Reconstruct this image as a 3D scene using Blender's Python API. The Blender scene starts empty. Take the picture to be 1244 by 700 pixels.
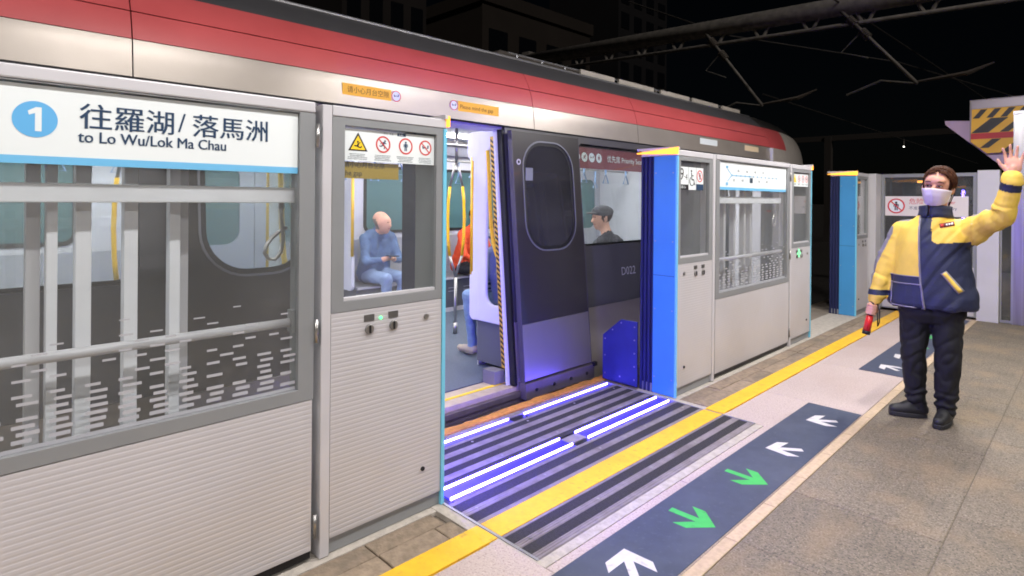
import bpy, bmesh, math, random
from mathutils import Vector, Matrix, noise
random.seed(7)
R = math.radians
scene = bpy.context.scene
COL = scene.collection

# ------------------------------------------------------------------ camera
_y, _p, _r = R(45.128), R(0.0695), R(0.4965)
_F = Vector((-math.sin(_y)*math.cos(_p), math.cos(_y)*math.cos(_p), -math.sin(_p)))
_R0 = Vector((math.cos(_y), math.sin(_y), 0))
_U0 = _R0.cross(_F)
_Rt = _R0*math.cos(_r) + _U0*math.sin(_r)
_Up = _U0*math.cos(_r) - _R0*math.sin(_r)
cam_d = bpy.data.cameras.new('camera')
cam_d.sensor_width = 36
cam_d.lens = 715.23/1244*36
cam_d.shift_y = -(350-242.75)/1244
cam_d.clip_start = 0.05
cam_d.clip_end = 2000
cam = bpy.data.objects.new('camera', cam_d)
COL.objects.link(cam)
cam.matrix_world = Matrix(((_Rt.x, _Up.x, -_F.x, 2.1612), (_Rt.y, _Up.y, -_F.y, 0),
                           (_Rt.z, _Up.z, -_F.z, 1.42), (0, 0, 0, 1)))
scene.camera = cam

# ------------------------------------------------------------------ night sky and an added sun lamp brightening gantry and buildings
world = bpy.data.worlds.new('World')
scene.world = world
world.use_nodes = True
wn = world.node_tree
sky = wn.nodes.new('ShaderNodeTexSky')
sky.sky_type = 'NISHITA'
sky.sun_disc = False
sky.sun_elevation = R(40)
sky.sun_rotation = R(120)
bg = wn.nodes['Background']
bg.inputs['Strength'].default_value = 0.0003
wn.links.new(sky.outputs[0], bg.inputs['Color'])
sun_d = bpy.data.lights.new('fill_sun', 'SUN')
sun_d.energy = 0.45
sun_d.angle = R(3)
sun_d.color = (1, 0.93, 0.85)
sun = bpy.data.objects.new('fill_sun', sun_d)
COL.objects.link(sun)
sun.rotation_euler = Vector((-0.75, 0.35, -0.62)).to_track_quat('-Z', 'Y').to_euler()

scene.view_settings.view_transform = 'Standard'
scene.view_settings.look = 'None'
scene.view_settings.exposure = 0.0
scene.view_settings.gamma = 1.0
scene.render.engine = 'CYCLES'
scene.cycles.use_denoising = True
scene.cycles.filter_width = 1.8
scene.cycles.max_bounces = 8
scene.cycles.diffuse_bounces = 4
scene.cycles.glossy_bounces = 4
scene.cycles.transparent_max_bounces = 24
scene.cycles.sample_clamp_indirect = 6.0
scene.cycles.caustics_reflective = False
scene.cycles.caustics_refractive = False

# ------------------------------------------------------------------ helpers
def lin(c):
    return tuple((v/12.92 if v <= 0.04045 else ((v+0.055)/1.055)**2.4) for v in (x/255 for x in c))

MATS = {}
def mat(name, rgb, rough=0.5, metal=0.0, var=0.0, vscale=8.0, bump=0.0, bscale=60.0, emit=None, estr=0.0,
        rand=0.0, coat=0.0, spec=0.5, stain=None, stain_scale=1.5, stain_amt=0.5, stretch=None, speck=None):
    """procedural principled material; rgb is an sRGB 0-255 triple for the thing's own colour"""
    if name in MATS:
        return MATS[name]
    m = bpy.data.materials.new(name)
    m.use_nodes = True
    nt = m.node_tree
    b = nt.nodes['Principled BSDF']
    col = lin(rgb)
    b.inputs['Base Color'].default_value = (*col, 1)
    b.inputs['Roughness'].default_value = rough
    b.inputs['Metallic'].default_value = metal
    b.inputs['Specular IOR Level'].default_value = spec
    b.inputs['Coat Weight'].default_value = coat
    m.diffuse_color = (*col, 1)
    tc = nt.nodes.new('ShaderNodeTexCoord')
    src = tc.outputs['Object']
    if stretch:
        mp = nt.nodes.new('ShaderNodeMapping')
        mp.inputs['Scale'].default_value = stretch
        nt.links.new(src, mp.inputs['Vector'])
        src = mp.outputs[0]
    cur = None
    def mix(a_sock, a_col, b_col, fac):
        mx = nt.nodes.new('ShaderNodeMix')
        mx.data_type = 'RGBA'
        if a_sock is not None: nt.links.new(a_sock, mx.inputs[6])
        else: mx.inputs[6].default_value = (*a_col, 1)
        mx.inputs[7].default_value = (*b_col, 1)
        nt.links.new(fac, mx.inputs[0])
        return mx.outputs[2]
    def noise_fac(scale, detail, lo, hi, amt, vec=src):
        n = nt.nodes.new('ShaderNodeTexNoise')
        n.inputs['Scale'].default_value = scale
        n.inputs['Detail'].default_value = detail
        nt.links.new(vec, n.inputs['Vector'])
        mr = nt.nodes.new('ShaderNodeMapRange')
        mr.inputs[1].default_value = lo
        mr.inputs[2].default_value = hi
        mr.inputs[3].default_value = 0
        mr.inputs[4].default_value = amt
        nt.links.new(n.outputs[0], mr.inputs[0])
        return mr.outputs[0]
    if var > 0:
        cur = mix(cur, tuple(min(1, c*(1+var)) for c in col), tuple(c*(1-var) for c in col), noise_fac(vscale, 5, 0.35, 0.65, 1.0))
    if speck:
        for (scol, sc, lo, hi, am) in speck:
            cur = mix(cur, col, lin(scol), noise_fac(sc, 2, lo, hi, am))
    if stain:
        geo = nt.nodes.new('ShaderNodeNewGeometry')
        mp2 = nt.nodes.new('ShaderNodeMapping')
        mp2.inputs['Scale'].default_value = (1.0, 0.6, 1.0)
        nt.links.new(geo.outputs['Position'], mp2.inputs['Vector'])
        cur = mix(cur, col, lin(stain), noise_fac(stain_scale, 7, 0.48, 0.68, stain_amt, mp2.outputs[0]))
    if rand > 0:
        oi = nt.nodes.new('ShaderNodeObjectInfo')
        hs = nt.nodes.new('ShaderNodeHueSaturation')
        mr = nt.nodes.new('ShaderNodeMapRange')
        mr.inputs[3].default_value = 1-rand
        mr.inputs[4].default_value = 1+rand
        nt.links.new(oi.outputs['Random'], mr.inputs[0])
        nt.links.new(mr.outputs[0], hs.inputs['Value'])
        if cur is not None: nt.links.new(cur, hs.inputs['Color'])
        else: hs.inputs['Color'].default_value = (*col, 1)
        cur = hs.outputs[0]
    if cur is not None:
        nt.links.new(cur, b.inputs['Base Color'])
    if bump > 0:
        n = nt.nodes.new('ShaderNodeTexNoise')
        n.inputs['Scale'].default_value = bscale
        n.inputs['Detail'].default_value = 4
        nt.links.new(src, n.inputs['Vector'])
        bp = nt.nodes.new('ShaderNodeBump')
        bp.inputs['Strength'].default_value = bump
        bp.inputs['Distance'].default_value = 0.01
        nt.links.new(n.outputs[0], bp.inputs['Height'])
        nt.links.new(bp.outputs[0], b.inputs['Normal'])
    if emit:
        b.inputs['Emission Color'].default_value = (*emit, 1)
        b.inputs['Emission Strength'].default_value = estr
    MATS[name] = m
    return m

def glass(name, tint=(0.8, 0.86, 0.86), refl=1.0, rough=0.02, haze=0.0):
    """thin pane: tinted see-through with Fresnel reflection"""
    if name in MATS:
        return MATS[name]
    m = bpy.data.materials.new(name)
    m.use_nodes = True
    nt = m.node_tree
    nt.nodes.remove(nt.nodes['Principled BSDF'])
    out = nt.nodes['Material Output']
    tr = nt.nodes.new('ShaderNodeBsdfTransparent')
    tr.inputs[0].default_value = (*tint, 1)
    gl = nt.nodes.new('ShaderNodeBsdfGlossy')
    gl.inputs['Roughness'].default_value = rough
    gl.inputs[0].default_value = (refl, refl, refl, 1)
    lw = nt.nodes.new('ShaderNodeLayerWeight')
    lw.inputs[0].default_value = 0.5
    pw = nt.nodes.new('ShaderNodeMath'); pw.operation = 'POWER'; pw.inputs[1].default_value = 5.0
    nt.links.new(lw.outputs['Facing'], pw.inputs[0])
    fr = nt.nodes.new('ShaderNodeMath'); fr.operation = 'MULTIPLY_ADD'
    fr.inputs[1].default_value = 0.96; fr.inputs[2].default_value = 0.035
    nt.links.new(pw.outputs[0], fr.inputs[0])
    mx = nt.nodes.new('ShaderNodeMixShader')
    nt.links.new(fr.outputs[0], mx.inputs[0])
    nt.links.new(tr.outputs[0], mx.inputs[1])
    nt.links.new(gl.outputs[0], mx.inputs[2])
    last = mx.outputs[0]
    if haze > 0:      # patchy dusty veil, painted haze that lifts the blacks behind
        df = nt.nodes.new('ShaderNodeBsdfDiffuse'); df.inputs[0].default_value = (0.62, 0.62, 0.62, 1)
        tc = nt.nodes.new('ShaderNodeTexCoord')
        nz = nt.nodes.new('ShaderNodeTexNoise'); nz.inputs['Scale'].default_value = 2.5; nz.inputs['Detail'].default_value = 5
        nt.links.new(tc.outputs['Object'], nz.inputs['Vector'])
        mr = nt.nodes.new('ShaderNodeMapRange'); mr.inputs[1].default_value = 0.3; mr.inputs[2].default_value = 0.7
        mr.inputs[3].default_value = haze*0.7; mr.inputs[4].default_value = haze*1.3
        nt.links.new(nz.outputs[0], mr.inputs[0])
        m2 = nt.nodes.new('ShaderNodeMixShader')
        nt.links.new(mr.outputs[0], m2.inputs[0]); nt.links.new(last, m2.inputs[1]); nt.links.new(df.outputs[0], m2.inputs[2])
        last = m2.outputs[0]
    nt.links.new(last, out.inputs['Surface'])
    MATS[name] = m
    return m

def wl(o):
    v = Vector((0, 0, 0))
    while o is not None:
        v = v + o.location
        o = o.parent
    return v

def tag(o, label=None, cat=None, group=None, kind=None):
    if label: o['label'] = label
    if cat: o['category'] = cat
    if group: o['group'] = group
    if kind: o['kind'] = kind
    return o

def thing(name, label, cat, loc=(0, 0, 0), group=None, kind=None):
    o = bpy.data.objects.new(name, None)
    o.location = loc
    o.empty_display_size = 0.1
    COL.objects.link(o)
    return tag(o, label, cat, group, kind)

def copy_tree(o, off, parent=None):
    c = o.copy()
    COL.objects.link(c)
    if parent is None:
        c.location = o.location + Vector(off)
    else:
        c.parent = parent
    for ch in o.children:
        copy_tree(ch, off, c)
    return c

class MB:
    """collects shapes in world coordinates and builds ONE mesh object"""
    def __init__(s):
        s.v = []; s.f = []; s.m = []
    def add(s, vs, fs, mi=0):
        n = len(s.v)
        s.v += [tuple(p) for p in vs]
        s.f += [tuple(i+n for i in f) for f in fs]
        s.m += [mi]*len(fs)
        return s
    def box(s, x0, x1, y0, y1, z0, z1, mi=0):
        x0, x1 = min(x0, x1), max(x0, x1); y0, y1 = min(y0, y1), max(y0, y1); z0, z1 = min(z0, z1), max(z0, z1)
        v = [(x0, y0, z0), (x1, y0, z0), (x1, y1, z0), (x0, y1, z0), (x0, y0, z1), (x1, y0, z1), (x1, y1, z1), (x0, y1, z1)]
        return s.add(v, [(3, 2, 1, 0), (4, 5, 6, 7), (0, 1, 5, 4), (1, 2, 6, 5), (2, 3, 7, 6), (3, 0, 4, 7)], mi)
    def tube(s, pts, r, n=10, mi=0, caps=True, closed=False):
        pts = [Vector(p) for p in pts]
        rs = r if isinstance(r, (list, tuple)) else [r]*len(pts)
        k = len(pts)
        vs = []
        up = None
        for i, p in enumerate(pts):
            if closed: t = pts[(i+1) % k]-pts[i-1]
            else: t = pts[min(i+1, k-1)]-pts[max(i-1, 0)]
            t.normalize()
            if up is None:
                up = Vector((0, 0, 1)) if abs(t.z) < 0.9 else Vector((1, 0, 0))
            a = t.cross(up)
            if a.length < 1e-6: a = t.orthogonal()
            a.normalize()
            b = a.cross(t); b.normalize()
            up = b
            for j in range(n):
                an = 2*math.pi*j/n
                vs.append(p+a*(math.cos(an)*rs[i])+b*(math.sin(an)*rs[i]))
        fs = []
        for i in range(k if closed else k-1):
            for j in range(n):
                fs.append((i*n+j, i*n+(j+1) % n, ((i+1) % k)*n+(j+1) % n, ((i+1) % k)*n+j))
        if caps and not closed:
            fs.append(tuple(range(n-1, -1, -1)))
            fs.append(tuple((k-1)*n+j for j in range(n)))
        return s.add(vs, fs, mi)
    def cyl(s, p0, p1, r, n=14, mi=0):
        return s.tube([p0, p1], r, n, mi)
    def poly(s, pts, d, mi=0):
        """planar polygon (world points, ccw seen from the tip of d) extruded by vector d"""
        pts = [Vector(p) for p in pts]; d = Vector(d); n = len(pts)
        vs = pts+[p+d for p in pts]
        fs = [tuple(range(n-1, -1, -1)), tuple(range(n, 2*n))]
        fs += [(i, (i+1) % n, n+(i+1) % n, n+i) for i in range(n)]
        return s.add(vs, fs, mi)
    def ring(s, outer, inner, d, mi=0, back=None):
        """frame between two loops of the same count, extruded by d"""
        o = [Vector(p) for p in outer]; q = [Vector(p) for p in inner]; d = Vector(d); n = len(o)
        vs = o+q+[p+d for p in o]+[p+d for p in q]
        front = []; rest = []; bk = []
        for i in range(n):
            j = (i+1) % n
            front.append((2*n+i, 2*n+j, 3*n+j, 3*n+i))
            bk.append((j, i, n+i, n+j))
            rest.append((i, j, 2*n+j, 2*n+i))
            rest.append((n+j, n+i, 3*n+i, 3*n+j))
        base = len(s.v)
        s.add(vs, front+rest, mi)
        s.f += [tuple(k+base for k in f) for f in bk]
        s.m += [mi if back is None else back]*len(bk)
        return s
    def build(s, name, mats, parent=None, smooth=False, bevel=0.0, seg=2, base=None, recalc=True):
        me = bpy.data.meshes.new(name)
        o = bpy.data.objects.new(name, me)
        COL.objects.link(o)
        if parent is not None:
            off = wl(parent); o.parent = parent
        else:
            if base is None:
                xs = [p[0] for p in s.v]; ys = [p[1] for p in s.v]; zs = [p[2] for p in s.v]
                base = ((min(xs)+max(xs))/2, (min(ys)+max(ys))/2, min(zs))
            off = Vector(base); o.location = off
        me.from_pydata([(p[0]-off.x, p[1]-off.y, p[2]-off.z) for p in s.v], [], s.f)
        if not isinstance(mats, (list, tuple)): mats = [mats]
        for m in mats: me.materials.append(m)
        for i, p in enumerate(me.polygons):
            p.material_index = s.m[i]
            p.use_smooth = bool(smooth)
        if recalc:
            bm = bmesh.new(); bm.from_mesh(me)
            bmesh.ops.recalc_face_normals(bm, faces=bm.faces)
            bm.to_mesh(me); bm.free()
        me.update()
        if smooth == 'auto': me.set_sharp_from_angle(angle=R(30))
        if bevel > 0:
            md = o.modifiers.new('bevel', 'BEVEL')
            md.width = bevel; md.segments = seg; md.limit_method = 'ANGLE'; md.angle_limit = R(40)
            md.harden_normals = False
        return o

def rrect(a0, a1, b0, b1, r, k=8):
    """rounded rectangle loop in a plane, (a,b) pairs, ccw"""
    r = min(r, (a1-a0)/2-1e-4, (b1-b0)/2-1e-4)
    out = []
    for ca, cb, s0 in ((a1-r, b1-r, 0), (a0+r, b1-r, 90), (a0+r, b0+r, 180), (a1-r, b0+r, 270)):
        for i in range(k):
            t = R(s0+90*i/(k-1))
            out.append((ca+r*math.cos(t), cb+r*math.sin(t)))
    return out

def project_rect(loop, a0, a1, b0, b1):
    """push a rounded-rect loop out onto an enclosing rectangle, keeping the count and the corners"""
    k = len(loop)//4
    out = []
    crn = ((a1, b1), (a0, b1), (a0, b0), (a1, b0))
    for q in range(4):
        A = loop[q*k:(q+1)*k]
        for i, (a, b) in enumerate(A):
            h = (k-1)/2
            if q == 0: p = (a1, b + (b1-b)*min(1, i/h)) if i <= h else (a+(a1-a)*(k-1-i)/h, b1)
            elif q == 1: p = (a+(a0-a)*min(1, i/h), b1) if i <= h else (a0, b+(b1-b)*(k-1-i)/h)
            elif q == 2: p = (a0, b+(b0-b)*min(1, i/h)) if i <= h else (a+(a0-a)*(k-1-i)/h, b0)
            else: p = (a+(a1-a)*min(1, i/h), b0) if i <= h else (a1, b+(b0-b)*(k-1-i)/h)
            out.append(p)
    return out

AX = {'+x': ((0, 1, 0), (0, 0, 1), (1, 0, 0)), '-y': ((1, 0, 0), (0, 0, 1), (0, -1, 0)), '+z': ((1, 0, 0), (0, 1, 0), (0, 0, 1))}
_tcache = {}
def text(s, size, m, parent, pos, face='+x', name='lettering', align='LEFT', bold=0.0, thick=0.0006, sx=1.0, axes=None):
    """flat lettering as a mesh standing on a surface; pos is the baseline start"""
    key = (s, bold, align)
    if key not in _tcache:
        cu = bpy.data.curves.new('t', 'FONT')
        cu.body = s; cu.size = 1.0; cu.align_x = align; cu.offset = bold
        cu.resolution_u = 3
        to = bpy.data.objects.new('t', cu); COL.objects.link(to)
        dg = bpy.context.evaluated_depsgraph_get()
        tm = bpy.data.meshes.new_from_object(to.evaluated_get(dg))
        _tcache[key] = ([tuple(v.co) for v in tm.vertices], [tuple(p.vertices) for p in tm.polygons])
        bpy.data.objects.remove(to); bpy.data.curves.remove(cu); bpy.data.meshes.remove(tm)
    vs, fs = _tcache[key]
    X, Y, Z = [Vector(a) for a in (axes or AX[face])]
    P = Vector(pos)
    mb = MB()
    mb.add([P+X*(v[0]*size*sx)+Y*(v[1]*size)+Z*thick for v in vs], fs)
    return mb.build(name, m, parent, recalc=False)

def disc(mb, c, r, face, d, n=28, mi=0, r_in=None, ry=None):
    X, Y, Z = [Vector(a) for a in AX[face]]
    c = Vector(c); ry = ry or r
    o = [c+X*(r*math.cos(2*math.pi*i/n))+Y*(ry*math.sin(2*math.pi*i/n)) for i in range(n)]
    if r_in:
        k = r_in/r
        q = [c+X*(r*k*math.cos(2*math.pi*i/n))+Y*(ry*k*math.sin(2*math.pi*i/n)) for i in range(n)]
        mb.ring(o, q, Z*d, mi)
    else:
        mb.poly(o, Z*d, mi)
    return mb

# ------------------------------------------------------------------ materials
alu = mat('satin aluminium', (176, 176, 180), 0.38, 0.6, var=0.04, vscale=3)
alu_light = mat('light grey painted metal', (196, 194, 198), 0.42, 0.1, var=0.03, vscale=4)
grey_frame = mat('mid grey frame paint', (136, 138, 140), 0.45, 0.1, var=0.03, vscale=5)
rib_paint = mat('pale grey ribbed sheet', (188, 185, 188), 0.42, 0.05, var=0.03, vscale=2.5, stain=(176, 170, 166), stain_scale=2.2, stain_amt=0.3)
dark_metal = mat('dark metal', (38, 38, 42), 0.45, 0.4, var=0.1)
steel = mat('brushed steel', (168, 166, 164), 0.3, 0.9, var=0.08, vscale=30, stretch=(1, 1, 0.05))
black_rub = mat('black rubber', (18, 18, 20), 0.6)
white_print = mat('white sign print', (226, 232, 233), 0.35, var=0.01, vscale=3)
sky_blue = mat('sky blue print', (112, 184, 226), 0.35)
navy_print = mat('navy print', (36, 62, 92), 0.4)
black_print = mat('black print', (24, 24, 28), 0.45)
red_print = mat('red print', (205, 52, 48), 0.45)
yel_print = mat('yellow print', (243, 205, 40), 0.45)
orange_print = mat('amber print', (250, 188, 50), 0.45)
cyan_paint = mat('light blue gate paint', (66, 140, 196), 0.35, var=0.04, vscale=3)
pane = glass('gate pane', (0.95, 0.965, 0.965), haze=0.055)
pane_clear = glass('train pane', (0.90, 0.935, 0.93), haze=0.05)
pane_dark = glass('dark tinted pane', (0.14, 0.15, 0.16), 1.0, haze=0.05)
amber_lit = mat('amber lamp lit', (255, 170, 40), 0.4, emit=(1.0, 0.40, 0.05), estr=1.9)
led_violet = mat('violet led lit', (200, 200, 255), 0.4, emit=(0.095, 0.07, 1.0), estr=46.0)
led_post = mat('violet post led lit', (200, 200, 255), 0.4, emit=(0.12, 0.07, 1.0), estr=190.0)

# ================================================================== ground and platform
ground = MB(); ground.box(-600, 600, -600, 600, -1.30, -1.20)
tag(ground.build('ground', mat('dark ballast', (62, 58, 54), 0.95, var=0.35, vscale=14, bump=0.6, bscale=30), base=(0, 0, -1.3)), kind='structure')

concrete = mat('platform concrete', (128, 118, 106), 0.9, var=0.15, vscale=5, bump=0.2)
plat = thing('platform', None, None, (0, 0, 0), kind='structure')
mb = MB(); mb.box(-0.60, 14, -14, 16, -1.195, -0.030)
mb.build('platform_slab', concrete, plat)
mb = MB(); mb.box(-0.672, -0.602, -14, 16, -0.30, -0.004)
mb.build('platform_edge', mat('edge concrete', (120, 108, 92), 0.9, var=0.2, vscale=20), plat)

# brown granite paving, every slab an object
granite = mat('brown granite', (120, 110, 97), 0.75, var=0.2, vscale=38, bump=0.5, bscale=110, rand=0.07,
              speck=[((66, 60, 52), 95, 0.52, 0.62, 0.7), ((172, 158, 138), 120, 0.58, 0.68, 0.7), ((82, 74, 64), 2.2, 0.5, 0.7, 0.45)],
              stain=(152, 130, 102), stain_scale=4.2, stain_amt=0.42)
pinkg = mat('pink granite', (184, 168, 164), 0.62, var=0.06, vscale=60, bump=0.12, bscale=150, rand=0.02,
            speck=[((136, 112, 108), 110, 0.55, 0.66, 0.6), ((216, 206, 202), 130, 0.58, 0.7, 0.6)],
            stain=(162, 140, 132), stain_scale=1.4, stain_amt=0.5)
edgeg = mat('worn edge paving', (140, 124, 106), 0.9, var=0.2, vscale=24, bump=0.5, bscale=70, rand=0.10,
            stain=(98, 90, 80), stain_scale=4, stain_amt=0.6)
tan_g = mat('tan kerb stone', (186, 164, 138), 0.8, var=0.1, vscale=40, bump=0.2, bscale=120, rand=0.06)
mortar = mat('pale mortar', (176, 168, 158), 0.95, var=0.12, vscale=25, bump=0.5, bscale=60)

slab_cache = {}
def slab(parent, x0, x1, y0, y1, z, m, name, gap=0.003, t=0.024):
    dx, dy = round(x1-x0-2*gap, 3), round(y1-y0-2*gap, 3)
    key = (dx, dy, m.name)
    if key not in slab_cache:
        b = MB(); e = 0.0025
        v = [(0, 0, -t), (dx, 0, -t), (dx, dy, -t), (0, dy, -t), (0, 0, -e), (dx, 0, -e), (dx, dy, -e), (0, dy, -e),
             (e, e, 0), (dx-e, e, 0), (dx-e, dy-e, 0), (e, dy-e, 0)]
        f = [(0, 1, 5, 4), (1, 2, 6, 5), (2, 3, 7, 6), (3, 0, 4, 7), (4, 5, 9, 8), (5, 6, 10, 9), (6, 7, 11, 10), (7, 4, 8, 11), (8, 9, 10, 11)]
        me = bpy.data.meshes.new(name)
        me.from_pydata(v, [], f)
        me.materials.append(m)
        slab_cache[key] = me
    o = bpy.data.objects.new(name, slab_cache[key])
    o.location = (x0+gap, y0+gap, z)
    COL.objects.link(o)
    o.parent = parent
    return o

for i in range(6):
    x0 = 1.10+0.6*i
    off = 0.0 if i % 2 == 0 else 0.3
    for j in range(-2, 16):
        y0 = 0.02+0.6*j+off
        if y0 > 9.0: continue
        slab(plat, x0, x0+0.6, y0, y0+0.6, random.uniform(-0.001, 0.001), granite, 'paving_slab', gap=0.0018)
rest = MB()
gr = MB(); gr.box(1.101, 4.70, -1.19, 9.64, -0.029, -0.0032); gr.build('grout_bed', mat('dark grout', (102, 94, 84), 0.95, var=0.2, vscale=30), plat)
rest.box(1.10, 14, -14, -1.19, -0.028, -0.002); rest.box(4.70, 14, -1.19, 16, -0.028, -0.002)
rest.box(1.10, 4.70, 9.64, 16, -0.028, -0.002)
rest.build('paving_sheet', granite, plat)

# pink granite strip
yy = -3.2
ylist = [-3.2, -2.0, -0.8, 0.4, 1.70]
for a, b in zip(ylist[:-1], ylist[1:]):
    slab(plat, 0.388, 1.04, a, b, 0, pinkg, 'pink_slab', gap=0.0015)
for a, b in ((1.70, 2.72), (2.72, 3.76)):
    slab(plat, 0.655, 1.04, a, b, 0, pinkg, 'pink_slab', gap=0.0015)
for a, b in ((3.76, 4.45), (4.45, 5.6), (5.6, 6.8), (6.8, 8.0), (8.0, 9.05)):
    slab(plat, 0.388, 1.04, a, b, 0, pinkg, 'pink_slab', gap=0.0015)
# tan kerb line beside the mat
for k in range(26):
    slab(plat, 1.04, 1.10, -1.2+0.4*k, -0.8+0.4*k, 0.001, tan_g, 'kerb_stone', gap=0.002)
# mortar beds
mb = MB()
mb.box(0.604, 0.653, 1.70, 3.76, -0.026, -0.001)
mb.box(-0.02, 0.64, 1.655, 1.708, -0.026, -0.0015)
mb.box(-0.3, 0.655, 3.765, 3.82, -0.026, -0.0015)
mb.build('mortar_bed', mortar, plat)

# worn stones between the gates and the yellow line
random.seed(3)
for (ya, yb) in ((-3.0, 1.65), (3.825, 9.0)):
    y = ya
    while y < yb-0.05:
        L = min(random.choice([0.28, 0.36, 0.42]), yb-y)
        slab(plat, 0.135, 0.253, y, y+L, random.uniform(-0.003, 0.002), edgeg, 'edge_stone', gap=0.004)
        y += L
    y = ya
    while y < yb-0.05:
        L = min(random.choice([0.42, 0.5, 0.34]), yb-y)
        slab(plat, 0.03, 0.135, y, y+L, random.uniform(-0.004, 0.0), edgeg, 'edge_stone', gap=0.003)
        y += L
mb = MB()
mb.box(-0.30, 0.028, -3.0, 1.70, -0.026, -0.004); mb.box(-0.30, 0.028, 3.825, 9.0, -0.026, -0.004)
mb.build('mortar_bed', mortar, plat)
mb = MB(); mb.box(-0.60, -0.302, -3, 1.70, -0.026, -0.003); mb.box(-0.60, -0.302, 3.80, 9, -0.026, -0.003)
mb.build('track_edge_strip', concrete, plat)

# yellow safety line (two runs, and one across the door plate)
yellow = mat('yellow line paint', (238, 184, 44), 0.55, var=0.05, vscale=30, bump=0.1, bscale=90, speck=[((176, 142, 62), 28, 0.62, 0.74, 0.7), ((206, 160, 44), 5, 0.5, 0.7, 0.5)])
def line(y0, y1, label, z=0.004):
    m = MB(); m.box(0.256, 0.384, y0, y1, -0.02, z)
    tag(m.build('yellow_line', yellow), label, 'safety line', 'yellow safety line runs')
line(-3, 1.70, 'bright yellow safety line painted in front of the left destination sign gate')
line(3.775, 9.0, 'bright yellow safety line running from the doorway plate towards the end gate')

# ------------------------------------------------------------------ door plate with LED strips
plate = thing('doorway_plate', 'ribbed grey and black metal doorway plate with lit violet strips before open train door', 'gap plate', (0, 2.735, 0))
rib_grey = mat('lilac grey rib', (146, 138, 144), 0.5, 0.2, var=0.12, vscale=22, bump=0.15, bscale=120, stain=(104, 94, 92), stain_scale=7, stain_amt=0.6)
rib_black = mat('black grip strip', (48, 46, 50), 0.85, var=0.25, vscale=90, bump=0.7, bscale=260, speck=[((92, 90, 94), 260, 0.64, 0.74, 0.7)])
Y0, Y1 = 1.722, 3.752
mb = MB(); mb.box(-0.60, 0.602, Y0, Y1, -0.028, -0.006); mb.build('plate_bed', dark_metal, plate)
bands = [(-0.598, -0.545, 0), (-0.480, -0.455, 0), (-0.455, -0.405, 1), (-0.405, -0.355, 0), (-0.355, -0.305, 1), (-0.305, -0.255, 0),
         (-0.255, -0.205, 1), (-0.205, -0.155, 0), (-0.155, -0.110, 1), (0.030, 0.055, 0), (0.055, 0.118, 1),
         (0.118, 0.165, 0), (0.165, 0.225, 1), (0.225, 0.254, 0), (0.386, 0.400, 0), (0.400, 0.456, 1), (0.456, 0.500, 0),
         (0.500, 0.556, 1), (0.556, 0.602, 0)]
for a, b, k in bands:
    m = MB()
    if k == 0:
        m.box(a+0.001, b-0.001, Y0, Y1, -0.008, -0.001)
        n = max(2, int((b-a)/0.013))
        for q in range(n):
            xc = a+(q+0.5)*(b-a)/n
            m.box(xc-0.0035, xc+0.0035, Y0+0.002, Y1-0.002, -0.0015, 0.0012)
    else:
        m.box(a+0.001, b-0.001, Y0, Y1, -0.008, 0.0)
    m.build('grip_strip' if k else 'metal_rib', rib_black if k else rib_grey, plate)
m = MB(); m.box(0.256, 0.384, Y0, Y1, -0.008, 0.003); m.build('yellow_stripe', yellow, plate)
for xc in (-0.53, -0.10, 0.0):
    for (a, b) in ((1.76, 2.665), (2.81, 3.735)):
        m = MB(); m.box(xc-0.0085, xc+0.0085, a, b, -0.007, -0.0045)
        st = m.build('strip_holder', alu, plate)
        m = MB(); m.box(xc-0.0028, xc+0.0028, a, b, -0.004, 0.009)
        m.build('light_strip', led_violet, st)
for xr in (-0.43, -0.18, 0.14, 0.478):
    for q in range(5):
        yq = 1.80+0.47*q
        m = MB(); m.cyl((xr, yq, -0.001), (xr, yq, 0.0022), 0.0075, 10); m.build('screw', steel, plate)
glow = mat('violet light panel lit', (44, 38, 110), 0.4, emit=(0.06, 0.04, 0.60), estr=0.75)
led_spill = mat('violet led spill', (70, 64, 130), 0.4, emit=(0.06, 0.045, 0.5), estr=0.5)  # violet spill of the strips painted in as a weak glow
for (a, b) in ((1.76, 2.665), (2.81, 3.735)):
    m = MB(); m.box(-0.090, -0.010, a, b, -0.006, 0.0015); m.build('glow_band', glow, plate)
    m = MB(); m.box(-0.519, -0.482, a, b, -0.006, 0.0015); m.build('glow_band', led_spill, plate)
    m = MB(); m.box(0.011, 0.029, a, b, -0.006, 0.0015); m.build('glow_band', led_spill, plate)
m = MB(); m.box(-0.090, -0.010, 2.667, 2.808, -0.006, 0.001); m.build('metal_rib', rib_grey, plate)
for (a, b) in ((Y0-0.014, Y0-0.002), (Y1+0.002, Y1+0.012)):
    m = MB(); m.box(-0.60, 0.604, a, b, -0.02, 0.003); m.build('end_strip', alu, plate)
# orange rubber gap filler
random.seed(11)
gf = MB()
n = 60
top = []
for i in range(n+1):
    y = 1.45+(4.15-1.45)*i/n
    top.append((y, -0.672-0.022*random.random()))
for i in range(n):
    (ya, xa), (yb, xb) = top[i], top[i+1]
    gf.add([(-0.605, ya, 0.006), (-0.605, yb, 0.006), (xb, yb, 0.004), (xa, ya, 0.004), (-0.605, ya, -0.03), (-0.605, yb, -0.03), (xb, yb, -0.03), (xa, ya, -0.03)],
           [(0, 1, 2, 3), (3, 2, 6, 7), (0, 4, 5, 1)])
tag(gf.build('gap_filler', mat('orange rubber', (196, 132, 60), 0.8, var=0.2, vscale=40, bump=0.5, bscale=120, stain=(150, 104, 56), stain_scale=9, stain_amt=0.6)),
    'orange rubber gap filler strip along the platform edge at the open train door', 'gap filler')

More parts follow.
